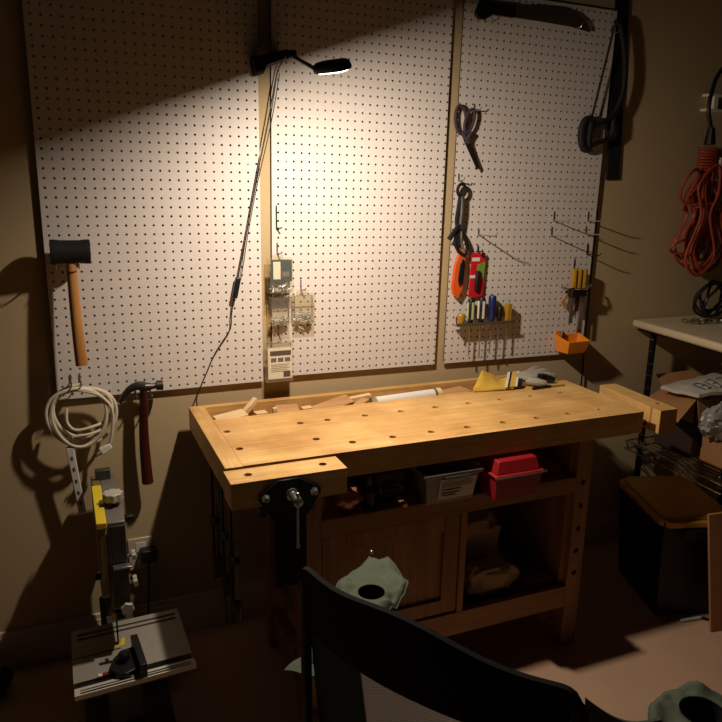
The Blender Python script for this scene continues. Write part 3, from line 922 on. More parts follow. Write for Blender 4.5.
obj('guard_clip', MB().box(74.4, 74.6, -1.2, -.7, 65.0, 66.6), STEEL, bs)
tag(obj('level_bar', MB().prism([(75.2, .3, 59.0), (77.5, .3, 59.1), (75.7, .3, 90), (73.4, .3, 90)], (0, .3, 0)), RUBBER, bevel=.05), 'long flat black bar hanging on the wall behind the bow saw', 'bar')
tag(obj('hanging_wire', MB().tube(smooth_path([(74.05, .35, 55), (74.0, .3, 45), (74.05, .25, 33.6), (73.95, .1, 29), (73.8, 0, 18)], 6), .13, seg=6), BLACK), 'thin black wire running down the right edge of right pegboard', 'wire')

# ================================================================ in the bench tray
def scrap(label, m, c, size, d, up=(0, 0, 1), bevel=.03):
    f_ = frame(c, d, up)
    a, b, h = (x / 2 for x in size)
    return tag(obj('wood_scrap', MB().box(-a, a, -b, b, -h, h, f_), m, bevel=bevel), label, 'wood scrap', 'wood scraps in the bench tray')
scrap('wide pale wood offcut at the left end of the bench tray', SCRAP, (18.0, -5.4, 30.95), (3.6, 2.4, .7), (1, .1, .12))
scrap('pale stick standing askew in the left of the tray', SCRAP, (20.3, -3.8, 31.2), (3.6, .7, .6), (.8, .35, .65))
scrap('small pale block in the tray beside the slanting stick', SCRAP, (21.6, -5.4, 30.6), (1.4, 1.2, 1.4), (1, .1, 0))
scrap('thin dowel end in the tray left of the brown board', SCRAP, (23.3, -5.6, 30.7), (.5, .5, 2.0), (1, 0, 0))
scrap('brown board in the tray below the fastener boxes', SCRAP2, (25.2, -4.6, 30.5), (2.8, 2.8, .6), (1, -.15, .0), (0, -.35, 1))
scrap('small pale cube in the tray right of the brown board', SCRAP, (27.4, -5.4, 30.6), (1.2, 1.0, 1.4), (1, 0, .05))
scrap('long tan board lying slanted in the middle of the tray', SCRAP2, (30.9, -4.7, 30.8), (5.6, 1.9, .6), (1, .25, .14), (0, -.3, 1))
scrap('thin pale lath behind the slanted tan board in the tray', SCRAP, (33.6, -3.4, 30.9), (6.6, .8, .6), (1, .1, .06))
scrap('short tan offcut in the tray left of the white tube', SCRAP2, (34.6, -5.4, 30.8), (2.2, 1.2, .8), (.8, .5, .25))
scrap('dark slotted offcut in the tray beside the white tube', CABW, (35.6, -4.9, 30.8), (1.3, .8, 1.2), (.8, .4, .4))
scrap('flat tan offcut in the tray between tube and yellow glove', SCRAP2, (48.6, -4.6, 30.6), (4.0, 2.6, .9), (1, .15, .05))
tb = thing('paper_tube', 'white paper tube lying in the bench tray', 'tube', (42, -4.9, 29.3))
ax = V(9.4, .5, .1).normalized()
obj('tube_body', MB().lathe([(.78, 0), (.78, 8.6)], V(36.6, -5.4, 30.85), ax, 20), WHITE, tb)
obj('tube_band', MB().lathe([(.82, 8.6), (.82, 8.9)], V(36.6, -5.4, 30.85), ax, 20), DINK, tb)
obj('tube_end', MB().lathe([(.84, 8.9), (.84, 9.6), (.5, 9.6), (.5, 9.4)], V(36.6, -5.4, 30.85), ax, 20), SCRAP, tb)

# work gloves: yellow cuff, striped band, grey hand
gl = thing('work_glove', 'work glove with a yellow cuff and grey palm on the bench back edge', 'glove', (56, -6.2, 31.5))
def cuff(u, v):
    a = V(49.7, -7.5, 31.65).lerp(V(55.4, -8.4, 31.7), u)
    key = [(0, V(50.1, -7.0, 31.8)), (.22, V(52.3, -5.4, 33.7)), (.42, V(54.0, -5.2, 32.9)), (.6, V(55.2, -5.4, 32.2)), (1, V(58.2, -5.2, 32.2))]
    for (u0, p0), (u1, p1) in zip(key, key[1:]):
        if u <= u1 + 1e-9:
            b = p0.lerp(p1, (u - u0) / (u1 - u0))
            break
    p = a.lerp(b, v)
    p.z += .22 * math.sin(u * 11 + v * 5) * v * (1 - v) * 2 + .12 * noise.noise(p * 1.1)
    return p
obj('cuff', MB().sheet(cuff, 23, 10, .2, (0, .2, 1)), YFAB, gl)
def band(u0, u1, m):
    obj('cuff_stripe', MB().sheet(lambda u, v: V(54.0 + (u0 + (u1 - u0) * u) * 3.2, -8.4, 31.55).lerp(V(56.5 + (u0 + (u1 - u0) * u) * 3.2, -5.2, 32.6), v) + V(0, 0, .42 + .12 * math.sin(v * 6)), 4, 8, .12, (0, 0, 1)), m, gl)
band(.0, .14, WHITE); band(.14, .24, BLACK); band(.24, .5, YFAB); band(.5, .62, WHITE); band(.62, .85, BLACK)
hb = MB().ball((59.3, -5.6, 32.45), (2.6, 1.9, .65), 16, 10, lambda q: q * (1 + .15 * noise.noise(q * 2)))
obj('palm', hb, GFAB, gl)
for i, (a, b, c_) in enumerate((((60.6, -4.3, 32.4), (62.2, -3.7, 32.6), (63.6, -3.2, 32.3)), ((61.0, -5.0, 32.4), (62.9, -4.7, 32.5), (64.3, -4.5, 32.1)), ((61.0, -5.8, 32.3), (62.8, -5.9, 32.3), (64.0, -6.0, 32.0)), ((60.7, -6.6, 32.2), (61.9, -7.0, 32.2), (62.8, -7.3, 31.9)), ((58.4, -7.0, 32.2), (59.4, -8.1, 32.2), (60.6, -8.6, 31.95)))):
    obj('finger', MB().tube(smooth_path([a, b, c_], 5), [.5, .52, .53, .53, .52, .5, .5, .49, .47, .44, .3], seg=10), GFAB if i != 3 else BLACK, gl)
obj('knuckle_pad', MB().ball((60.6, -6.6, 32.6), (1.6, .8, .3), 12, 8), BLACK, gl)
pn = thing('marking_knife', 'slim dark marking knife lying on bench in front of the glove', 'knife', (60.5, -9.0, TOP))
obj('handle', MB().tube([(58.0, -9.1, 31.7), (61.0, -8.9, 31.7)], .2, seg=8), BLACK, pn)
obj('blade', MB().box(61.0, 63.4, -9.0, -8.7, 31.62, 31.68), STEEL, pn)

# ================================================================ on the cabinet shelf
def tub(mb, x0, x1, y0, y1, z0, z1, tp, w_=.12):
    b = [(x0 + tp, y0 + tp, z0), (x1 - tp, y0 + tp, z0), (x1 - tp, y1 - tp, z0), (x0 + tp, y1 - tp, z0)]
    t = [(x0, y0, z1), (x1, y0, z1), (x1, y1, z1), (x0, y1, z1)]
    t2 = [(x0 + w_, y0 + w_, z1), (x1 - w_, y0 + w_, z1), (x1 - w_, y1 - w_, z1), (x0 + w_, y1 - w_, z1)]
    b2 = [(x0 + tp + w_, y0 + tp + w_, z0 + w_), (x1 - tp - w_, y0 + tp + w_, z0 + w_), (x1 - tp - w_, y1 - tp - w_, z0 + w_), (x0 + tp + w_, y1 - tp - w_, z0 + w_)]
    f = [(3, 2, 1, 0)]
    for i in range(4):
        j = (i + 1) % 4
        f += [(i, j, 4 + j, 4 + i), (4 + i, 4 + j, 8 + j, 8 + i), (8 + i, 8 + j, 12 + j, 12 + i)]
    f.append((12, 13, 14, 15))
    return mb.add(b + t + t2 + b2, f)
cbn = thing('clear_bin', 'clear plastic bin with a paper label on the shelf beside the red box', 'bin', (39.4, -18, 23.6))
obj('bin_body', tub(MB(), 35.6, 42.5, -21.4, -11, 23.62, 27.3, .55), CLR2, cbn)
obj('rim', MB().box(35.3, 42.8, -21.7, -21.3, 27.0, 27.4).box(35.3, 35.7, -21.7, -10.8, 27.0, 27.4).box(42.4, 42.8, -21.7, -10.8, 27.0, 27.4).box(35.3, 42.8, -11.1, -10.8, 27.0, 27.4), CLR2, cbn, bevel=.06)
obj('handle_tab', MB().box(38.0, 41.0, -21.75, -21.35, 26.5, 27.0), CLR2, cbn)
def fr(x, z, y_off=0):
    k = (27.3 - z) / 3.7
    return (x, -21.45 + .55 * k - y_off, z)
lb = obj('paper_label', MB().prism([fr(37.4, 24.1), fr(41.9, 24.1), fr(42.1, 26.6), fr(37.5, 26.6)], (0, -.03, 0)), LABEL, cbn)
tx = MB()
for i in range(4):
    z = 26.2 - .18 * i
    tx.tube([fr(37.8 + .2 * k, z + .12 * math.sin(k * 1.9 + i * 2), .05) for k in range(20)], .025, seg=4)
for i, (x0, x1, z) in enumerate(((37.8, 40.2, 25.2), (37.8, 40.0, 24.8), (37.8, 39.6, 24.5))):
    tx.prism([fr(x0, z, .04), fr(x1, z, .04), fr(x1, z + .18, .04), fr(x0, z + .18, .04)], (0, -.02, 0))
obj('label_print', tx, DINK, lb)
obj('bin_contents', MB().box(37.0, 42.0, -20.4, -12, 24.0, 24.9).tube([(37, -19, 25.2), (41.5, -17, 25.4)], .5).tube([(38, -15, 25.2), (42, -18, 25.3)], .45), DGREY, cbn)

rb = thing('red_case', 'red plastic case with a domed lid on the bench shelf', 'case', (47.2, -19, 23.6))
obj('case_base', tub(MB(), 43.6, 49.8, -23.0, -15, 23.62, 26.5, .3), RED, rb, bevel=.1)
lid = MB().prism([(43.4, -23.2, 26.5), (50.0, -23.2, 26.5), (50.0, -14.8, 26.5), (43.4, -14.8, 26.5)], (0, 0, .3)).prism([(43.8, -22.9, 26.8), (49.6, -22.9, 26.8), (49.6, -15.2, 26.8), (43.8, -15.2, 26.8)], (0, 0, 1.45), .88)
obj('lid', lid, RED, rb, bevel=.12)
obj('latch', MB().tube([(43.35, -23.25, 26.55), (50.05, -23.25, 26.55), (50.4, -23.0, 26.55)], .1, seg=6), STEEL, rb)

# dark goods and the shiny bag between vise and clear bin
sb = thing('copper_bag', 'crumpled shiny copper coloured film bag on the shelf by the vise', 'bag', (27.3, -20, 23.6))
obj('film', MB().ball((27.4, -19.0, 25.15), (1.7, 1.3, 1.1), 22, 14, lambda q: q * (1 + .3 * noise.noise(q * 2.6) + .1 * noise.noise(q * 7))), PINK, sb, ang=180)
tag(obj('brass_knob', MB().lathe([(.15, 0), (.15, .4), (.35, .5), (.4, .8), (.25, 1.0)], (33.5, -20.0, 24.1), (0, -1, 0), 14), mat('brass', (190, 160, 90), .25, .9), bevel=0), 'small brass knob glinting on the dark shelf left of the clear bin', 'knob')
bt = thing('glue_bottle', 'small dark bottle with a pale cap on the shelf by the copper bag', 'bottle', (30.0, -19.2, 23.6))
obj('bottle_body', MB().lathe([(.7, 0), (.75, .1), (.75, 2.0), (.3, 2.6), (.3, 2.8)], (30.0, -19.0, 23.62), (0, 0, 1), 16), BLACK, bt)
obj('cap', MB().lathe([(.33, 0), (.3, .5), (.12, .9)], (30.0, -19.0, 26.42), (0, 0, 1), 12), GREYC, bt)
dc = thing('tool_case', 'black tool case on the shelf between the vise and clear bin', 'case', (32.8, -14, 23.6))
obj('case_body', MB().box(30.9, 34.6, -18.6, -9, 23.62, 27.2), BLACK, dc, bevel=.2)
obj('case_handle', MB().tube(smooth_path([(32, -18.7, 25.2), (32, -19.2, 25.5), (34.2, -19.2, 25.5), (34.2, -18.7, 25.2)], 4), .16), BLACK, dc)
obj('latch', MB().box(31.3, 31.7, -18.75, -18.6, 24.8, 25.6), DSTEEL, dc)
tag(obj('wood_block', MB().box(51.6, 56.3, -18.5, -10, 23.62, 24.6), CABW, bevel=.1), 'flat wooden block on the shelf right of the red case', 'wood block')

# in the open bay
def bag(label, c, r, seed, name='paper_bag'):
    return tag(obj(name, MB().ball(c, r, 26, 16, lambda q: V(*(abs(t) ** .6 * (1 if t > 0 else -1) for t in q)) * (.82 + .28 * noise.noise(q * 1.7 + V(seed, 0, 0)) + .12 * noise.noise(q * 5 + V(0, seed, 0)))), PAPER, ang=24), label, 'bag', 'paper bags in the open bay')
bag('crumpled brown paper bag in the open bay, upper at the back', (47.6, -12.2, 12.6), (5.0, 2.6, 4.4), 3)
bag('crumpled brown paper bag lying in front in the open bay', (47.4, -16.9, 10.35), (4.3, 1.9, 2.3), 8)
tag(obj('wood_offcut', MB().box(52.6, 56.4, -18.6, -17.0, 7.65, 9.2), SCRAP2, bevel=.05), 'short board lying right of the paper bags in the open bay', 'wood scrap')

# bar clamps hanging at the dark left end of the bench
def bar_clamp(label, x, y, z):
    t = thing('bar_clamp', label, 'clamp', (x, y, z - 14), 'bar clamps on the bench end')
    obj('bar', MB().box(x - .12, x + .12, y - .35, y + .35, z - 14, z + 2), BLACKM, t)
    obj('fixed_jaw', MB().prism([(x - .3, y, z + .6), (x - .3, y - 2.8, z + .8), (x - .3, y - 2.8, z + 1.4), (x - .3, y + .5, z + 2)], (.6, 0, 0)), BLACKM, t, bevel=.06)
    obj('sliding_jaw', MB().prism([(x - .3, y + .5, z - 6), (x - .3, y - 2.8, z - 5), (x - .3, y - 2.8, z - 5.6), (x - .3, y + .5, z - 7.6)], (.6, 0, 0)), BLACKM, t, bevel=.06)
    obj('screw', MB().tube([(x, y - 2.4, z - 10), (x, y - 2.4, z - 3.4)], .2), DSTEEL, t)
    obj('grip', MB().lathe([(.4, 0), (.55, .5), (.5, 2.2), (.3, 2.6)], (x, y - 2.4, z - 12.4), (0, 0, 1), 10), DRED, t)
bar_clamp('bar clamp hanging at the bench left end nearest the front', 15.0, -17.5, 26.0)
bar_clamp('bar clamp hanging at the bench left end in the middle', 15.2, -12.5, 26.3)
bar_clamp('bar clamp hanging at the bench left end nearest the wall', 15.1, -7.5, 25.8)
obj('hanger_rail', MB().box(15.6, 16.4, -20, -3, 26.4, 28.75), CABW, bench)
obj('hanger_rail', MB().box(16.4, 21.9, -19.6, -18.8, 26.4, 28.7), CABW, bench)

# ================================================================ band saw
bsw = thing('band_saw', 'grey and yellow bench band saw standing on the floor under the mallet', 'band saw', (4, -14, 0))
# table with slots
tl = holed([(-1.15, -20.3), (10.2, -19.6), (10.0, -11.1), (-1.2, -11.5)],
           [[(-.6, -12.3), (9.6, -11.9), (9.6, -12.25), (-.6, -12.65)], [(-.6, -13.1), (9.6, -12.7), (9.6, -13.05), (-.6, -13.45)],
            [(-1.0, -16.35), (3.5, -16.1), (3.5, -16.3), (-1.0, -16.55)]], .5)
xform(tl, lambda p: (p.x, p.y, p.z + 10.5))
tbl = obj('saw_table', tl, ALU, bsw, ang=20)
rl = holed([(-1.1, -22.2), (10.3, -21.6), (10.25, -20.5), (-1.1, -21.1)], [[(-.6, -21.45), (9.8, -20.9), (9.8, -21.12), (-.6, -21.6)], [(-.6, -21.78), (9.8, -21.22), (9.8, -21.44), (-.6, -22.0)]], .5)
xform(rl, lambda p: (p.x, p.y, p.z + 10.5))
obj('front_rail', rl, ALU2, tbl, ang=20)
obj('slot_floor', MB().prism([(-1.1, -22.1, 10.25), (10.2, -21.5, 10.25), (10.0, -11.2, 10.25), (-1.1, -11.5, 10.25)], (0, 0, .15)), BLACK, tbl)
obj('miter_bar', MB().prism([(-1.0, -20.95, 10.55), (2.2, -20.75, 10.55), (2.2, -20.4, 10.55), (-1.0, -20.6, 10.55)], (0, 0, .35)), BLACK, tbl)
obj('throat_plate', MB().prism([(2.9, -15.9, 10.9), (3.9, -15.8, 10.9), (4.1, -14.6, 10.9), (3.7, -14.6, 10.9), (3.6, -15.4, 10.9), (2.9, -15.5, 10.9)], (0, 0, .14)), YEL, tbl)
# miter gauge, lifts off the table
mg = thing('miter_gauge', 'black half round miter gauge lying on the band saw table', 'miter gauge', (4.2, -19.5, 11.0))
arc = [(2.2, -20.2, 11.02)] + [(4.6 + 2.4 * math.cos(a), -20.2 + 3.0 * math.sin(a), 11.02) for a in [PI - k * (PI / 2) / 10 for k in range(11)]] + [(4.6, -20.2, 11.02)]
obj('gauge_plate', MB().prism([(2.1, -20.0, 11.02), (2.6, -18.6, 11.02), (3.3, -17.7, 11.02), (4.6, -17.2, 11.02), (4.9, -20.8, 11.02), (3.6, -21.4, 11.02), (2.7, -21.0, 11.02)], (0, 0, .6)), BLACK, mg, bevel=.1)
obj('fence', MB().prism([(4.5, -16.6, 11.02), (5.2, -16.6, 11.02), (5.6, -21.8, 11.02), (4.9, -21.9, 11.02)], (0, 0, 1.5)), BLACK, mg, bevel=.06)
obj('gauge_knob', MB().lathe([(.5, 0), (.55, .2), (.55, .8), (.4, 1.0)], (3.6, -19.3, 11.6), (0, 0, 1), 14), BLACK, mg)
obj('red_pointer', MB().box(1.5, 2.0, -20.4, -20.0, 11.05, 11.3), RED, mg)
obj('white_mark', MB().box(1.1, 1.5, -20.4, -20.0, 11.05, 11.28), WHITE, mg)
# head
side = [(-17.0, 16.0), (-17.0, 25.55), (-9.0, 26.1), (-5.0, 25.3), (-1.6, 24.4), (-1.4, 17.0), (-4, 15.6), (-13.5, 15.2), (-15.5, 15.2)]
hdm = obj('wheel_housing', MB().prism([(3.0, y, z) for y, z in side], (1.75, 0, 0)), GREYC, bsw, bevel=.12)
dpoly = [(-17.1, 17.8), (-17.1, 25.6), (-9.0, 26.15), (-5.0, 25.35), (-1.6, 24.4), (-1.4, 18.0), (-5, 15.2), (-13.2, 15.2)]
obj('wheel_door', MB().prism([(2.15, y, z) for y, z in dpoly], (.85, 0, 0)), mat('door_olive', (124, 108, 62), .5, var=.08, scale=20), bsw, bevel=.15)
obj('yellow_trim', MB().prism([(2.05, y, z) for y, z in ((-17.2, 25.1), (-17.2, 25.75), (-9.0, 26.3), (-9.0, 25.4))], (.97, 0, 0)), YEL, bsw, bevel=.08)
obj('front_plate', MB().box(3.3, 4.7, -17.2, -16.98, 21.4, 25.2), DGREY, bsw, bevel=.04)
obj('lower_plate', MB().box(3.2, 4.75, -17.4, -17.0, 16.4, 21.0), DGREY, bsw, bevel=.06)
obj('guide_bracket', MB().box(3.3, 5.1, -18.0, -17.2, 20.9, 21.1), STEEL, bsw, bevel=.03)
def lobed(o, ax, r, h, n=8):
    a = Vector(ax).normalized(); u = a.orthogonal().normalized(); w_ = a.cross(u)
    return MB().prism([Vector(o) + (u * math.cos(t) + w_ * math.sin(t)) * r * (1 + .08 * math.cos(n * t)) for t in [2 * PI * k / 48 for k in range(48)]], a * h)
kn = obj('tension_knob', lobed((3.95, -13.4, 26.35), (0, 0, 1), .95, .8), KNOB, bsw, bevel=.05)
obj('knob_stem', MB().lathe([(.3, 0), (.3, 1.0)], (3.95, -13.4, 25.6), (0, 0, 1), 12).box(2.6, 3.5, -14.0, -13.6, 25.95, 26.15), BLACK, kn)
for (p, ax, r) in (((4.9, -16.8, 21.6), (1, 0, .1), .5), ((4.9, -16.6, 18.6), (1, 0, .1), .55), ((4.35, -17.9, 16.7), (0, -1, 0), .6)):
    k = obj('adjust_knob', lobed(Vector(p) + Vector(ax) * .25, ax, r, .4, 6), KNOB, bsw, bevel=.05)
    obj('knob_stem', MB().tube([Vector(p) - Vector(ax) * .2, Vector(p) + Vector(ax) * .3], .16), STEEL, k)
obj('door_latch', MB().tube([(2.2, -15.5, 19.2), (1.6, -15.6, 19.2)], .35, seg=10), BLACK, bsw)
obj('motor_stub', MB().box(4.75, 6.0, -11, -10.3, 22.4, 23.1), BLACK, bsw, bevel=.06)
obj('rear_handle', MB().box(2.6, 4.2, -5.8, -4.9, 25.0, 26.6), DGREY, bsw, bevel=.08)
obj('blade_guard', MB().box(2.85, 3.3, -16.6, -16.2, 14.6, 15.4), YEL, bsw, bevel=.04)
obj('blade_guide', MB().box(3.2, 4.2, -16.4, -14.6, 14.4, 15.3).lathe([(.35, 0), (.35, .4)], (4.3, -15.6, 14.7), (1, 0, 0), 12), BLACK, bsw, bevel=.06)
obj('saw_blade', MB().box(3.26, 3.42, -15.6, -15.1, 10.2, 14.6), DSTEEL, bsw)
obj('column', MB().box(2.6, 5.0, -8.0, -2.6, 4, 17), DGREY, bsw, bevel=.15)
obj('lower_housing', MB().prism([(2.0, y, z) for y, z in ((-17.5, 3.0), (-17.5, 8.8), (-15, 9.8), (-3.4, 9.8), (-3.4, 1.5), (-15, 1.5))], (3.4, 0, 0)), DGREY, bsw, bevel=.2)
obj('trunnion', MB().box(2.4, 6.8, -18, -13, 9.6, 10.32), DGREY, bsw)
obj('base_plate', MB().box(-.5, 8.5, -19.5, -3.2, 0, 1.5), DGREY, bsw, bevel=.15)
obj('motor', MB().lathe([(2.4, 0), (2.6, .3), (2.6, 5), (2.2, 5.4)], (5.2, -7, 5.2), (1, 0, 0), 20), BLACK, bsw)
# outlet and plug
ou = thing('wall_outlet', 'cream wall outlet plate low on the wall behind the band saw', 'outlet', (7.4, WY, 12.5))
obj('cover_plate', MB().box(5.9, 8.9, WY - .22, WY, 10.2, 14.5), TRIM, ou, bevel=.1)
obj('socket_face', MB().box(6.8, 8.0, WY - .27, WY - .2, 12.6, 13.9).box(6.8, 8.0, WY - .27, WY - .2, 10.8, 12.1), WHITE, ou, bevel=.05)
pp = thing('power_plug', 'black power plug in the wall outlet', 'plug', (8.2, -.6, 12))
obj('plug_body', MB().box(7.2, 9.2, -1.1, WY - .28, 11.6, 13.3), BLACK, pp, bevel=.2)
obj('plug_cord', MB().tube(smooth_path([(8.1, -.9, 11.8), (8.0, -1.0, 9), (7.6, -1.0, 4), (7.2, -1.4, .3), (5, -2.2, .2)], 6), .13), BLACK, pp)
tag(obj('floor_bag', MB().ball((-10.2, -3.6, 1.5), (2.2, 2.0, 1.5), 18, 12, lambda q: q * (1 + .2 * noise.noise(q * 2))), BLACK), 'black lump on the floor at the left picture edge', 'bag')

# ================================================================ folding camp chair
ch = thing('camp_chair', 'green and black folding camp chair seen from behind in front of bench', 'chair', (25, -45, 0))
BLp, BRp = V(14.3, -43.5, 33.6), V(24.4, -60.3, 33.0)
face = V(.855, .519, 0)
def backp(u, v):
    """u across, v inches down from the top"""
    p = BLp.lerp(BRp, u)
    p = p - face * (2.2 * math.sin(PI * u)) + face * (v * .12)
    drop = .35 * math.sin(PI * u) * max(0, 1 - v / 5) - 1.3 * (min(1, abs(2 * u - 1)) ** 26) * max(0, 1 - v / 3)
    p.z += -v + .3 * math.sin(PI * u) - .35 * math.sin(3 * PI * u) * max(0, 1 - v / 6) + drop
    return p
obj('back_header', MB().sheet(lambda u, v: backp(-.012 + 1.024 * u, v * (5.4 - 1.0 * u)), 60, 12, .4, -face), BFAB, ch)
obj('back_side_panel', MB().sheet(lambda u, v: backp(.03 + u * (.27 + .05 * v), 4.6 + v * 15), 10, 12, .25, -face), DGREEN, ch)
obj('back_side_panel', MB().sheet(lambda u, v: backp(.75 - .05 * v + u * (.23 + .05 * v), 4.3 + v * 15), 10, 12, .25, -face), DGREEN, ch)
obj('back_mesh_panel', MB().sheet(lambda u, v: backp(.3 + .05 * v + u * (.45 - .1 * v), 4.4 + v * 15), 12, 12, .15, -face), MESHF, ch)
for (tp, ft) in ((BLp.lerp(BRp, .02), V(15.0, -43.0, 0)), (BLp.lerp(BRp, .98), V(25.4, -60.4, 0))):
    obj('back_post', MB().tube([tp + V(0, 0, -1.2) - face * .1, tp.lerp(ft, .5), ft], .38, seg=10), BLACKM, ch)
def armrest(pts, hole, z, r=1.35):
    hc = V(hole[0], hole[1], 0)
    N_ = 48
    P = [Vector((*p, 0)) for p in pts]
    ring = []
    for k in range(N_):
        a = 2 * PI * k / N_
        d_ = V(math.cos(a), math.sin(a), 0)
        best = 1e9
        for i in range(len(P)):
            p, q = P[i] - hc, P[(i + 1) % len(P)] - hc
            e = q - p
            den = d_.x * e.y - d_.y * e.x
            if abs(den) < 1e-9:
                continue
            t = (p.x * e.y - p.y * e.x) / den
            u = (p.x * d_.y - p.y * d_.x) / den
            if t > 0 and -1e-6 <= u <= 1 + 1e-6:
                best = min(best, t)
        ring.append((d_, best))
    def fn(u, v):
        k = int(round(u * N_)) % N_
        d_, b_ = ring[k]
        p = hc + d_ * (r + (max(b_, r + .15) - r) * v)
        n_ = noise.noise(V(p.x * .55, p.y * .55, 3)) * .7 + noise.noise(V(p.x * 1.3, p.y * 1.3, 7)) * .35
        p.z = z + n_ * min(1, v * 2) - .5 * v ** 6
        return p
    r_ = obj('armrest', MB().sheet(fn, N_, 12, .2, (0, 0, -1)), GREEN, ch, ang=80)
    obj('cup_pocket', MB().lathe([(1.1, -5), (1.3, -4.6), (r + .02, -.02), (r - .05, -.02), (1.24, -4.5), (.1, -4.6)], (hole[0], hole[1], z), (0, 0, 1), 24), BFAB, r_)
    obj('hem', MB().tube([fn(k / N_, 1) + V(0, 0, -.1) for k in range(N_)], .13, True, 6), GREEN, r_)
    return r_
armrest([(25.3, -30.6), (26.5, -31.4), (26.8, -33.2), (26.6, -35.4), (25.6, -36.8), (23.9, -38.2), (17.0, -43.8), (15.2, -42.0), (20.9, -33.6), (22.5, -32.2)], (22.7, -36.4), 25, 1.15)
armrest([(33.4, -56.7), (34.4, -55.6), (35.5, -54.9), (37.2, -54.3), (38.9, -54.6), (40.3, -56.0), (40.4, -58.0), (38.6, -59.6), (35.6, -60.0), (33.8, -58.8)], (37.4, -57.2), 25, 1.5)
obj('arm_strap', MB().sheet(lambda u, v: V(24.8, -60.0, 31.9).lerp(V(34.2, -56.8, 25.1), u) + V(0, -.6 * v, -(4.5 - 2 * u) * v) - V(0, 0, .8 * math.sin(PI * u)), 16, 6, .2, (0, 1, 0)), GREEN, ch, ang=60)
for (tp, ft) in ((V(25.4, -31.4, 24.4), V(25.8, -32.2, 0)), (V(38.5, -55.2, 24.6), V(36.6, -53.4, 0))):
    obj('front_post', MB().tube([tp, ft], .38, seg=10), BLACKM, ch)
obj('post_cap', MB().ball((25.2, -30.7, 25.2), .2, 10, 8), STEEL, ch)
obj('seat', MB().sheet(lambda u, v: V(16.2, -43.0, 17).lerp(V(26.0, -59.6, 17), u).lerp(V(25.4, -32.6, 17.6).lerp(V(36.2, -53.8, 17.6), u), v) - V(0, 0, 1.8 * math.sin(PI * u) * math.sin(PI * v)), 14, 14, .25, (0, 0, -1)), DGREEN, ch)
for a, b in ((V(15.0, -43.0, .6), V(25.5, -32.0, 17)), (V(25.8, -32.2, .6), V(15.6, -43.0, 17)), (V(25.4, -60.4, .6), V(36.4, -53.6, 17)), (V(36.6, -53.4, .6), V(25.6, -60.0, 17)), (V(25.8, -32.2, .6), V(36.4, -53.6, 17)), (V(36.6, -53.4, .6), V(25.5, -32.0, 17)), (V(15.0, -43.0, .6), V(25.6, -60.0, 17)), (V(25.4, -60.4, .6), V(15.6, -43.0, 17))):
    obj('cross_bar', MB().tube([a, b], .36, seg=8), BLACKM, ch)
obj('seat_flap', MB().sheet(lambda u, v: V(16.0, -33.2, 17.0).lerp(V(18.4, -31.7, 17.1), u).lerp(V(17.4, -34.4, 17.0).lerp(V(19.4, -35.4, 17.2), u), v) + V(0, 0, .3 * math.sin(5 * u + 3 * v) * .5), 10, 8, .2, (0, 0, -1)), GREEN, ch)
obj('seat_edge', MB().sheet(lambda u, v: V(18.9, -32.4, 17.1).lerp(V(25.4, -32.4, 17.4), u).lerp(V(19.4, -35.4, 17.0).lerp(V(25.4, -34.4, 17.2), u), v), 10, 4, .2, (0, 0, -1)), DGREEN, ch)

# ================================================================ wire shelving at right
SX0, SX1, SY0, SY1 = 83.2, 119.0, -19.6, -.9
ws = thing('shelf_unit', 'wire shelving unit with a cream top board beside the bench', 'shelving', (101, -10, 0))
obj('top_board', MB().prism([(82.8, .2, 36.8), (120, .2, 36.8), (120, -20, 36.8), (81.2, -20, 36.8)], (0, 0, 1.2)), CREAM, ws, bevel=.4)
for x in (85.2, 117.5):
    for y in (-2.2, -18.2):
        p = obj('post', MB().tube([(x, y, 0), (x, y, 36.75)], .5, seg=14), BLACKM, ws)
        g = MB()
        for k in range(18):
            g.lathe([(.53, 0), (.53, .09)], (x, y, 2 + k * 1.95), (0, 0, 1), 12)
        obj('post_groove', g, CHROME, p)
def wire_shelf(z):
    e = MB()
    for zz in (z, z - 1.3):
        e.tube([(SX0, SY0, zz), (SX1, SY0, zz), (SX1, SY1, zz), (SX0, SY1, zz)], .15, True, 6)
    for (a, b, n) in (((SX0, SY0), (SX0, SY1), 9), ((SX0, SY0), (SX1, SY0), 18), ((SX0, SY1), (SX1, SY1), 18), ((SX1, SY0), (SX1, SY1), 9)):
        pts = [V(a[0] + (b[0] - a[0]) * k / (2 * n), a[1] + (b[1] - a[1]) * k / (2 * n), z if k % 2 == 0 else z - 1.3) for k in range(2 * n + 1)]
        e.tube(pts, .09, seg=5)
    s_ = obj('wire_shelf', e, CHROME if z < 19 else BLACKM, ws)
    wr = MB()
    for k in range(34):
        x = SX0 + (SX1 - SX0) * (k + .5) / 34
        wr.tube([(x, SY0, z), (x, SY1, z)], .09, seg=5)
    obj('deck_wires', wr, CHROME, s_)
    for x in (85.2, 117.5):
        for y in (-2.2, -18.2):
            obj('collar', MB().lathe([(.75, -1.4), (.85, -1.2), (.75, .2)], (x, y, z), (0, 0, 1), 14), CHROME, s_)
wire_shelf(18.2)
obj('shelf_frame', MB().tube([(82.6, -19.8, 36.6), (118.6, -19.8, 36.6), (118.6, -.9, 36.6), (83.2, -.9, 36.6)], .15, True, 6), BLACKM, ws)

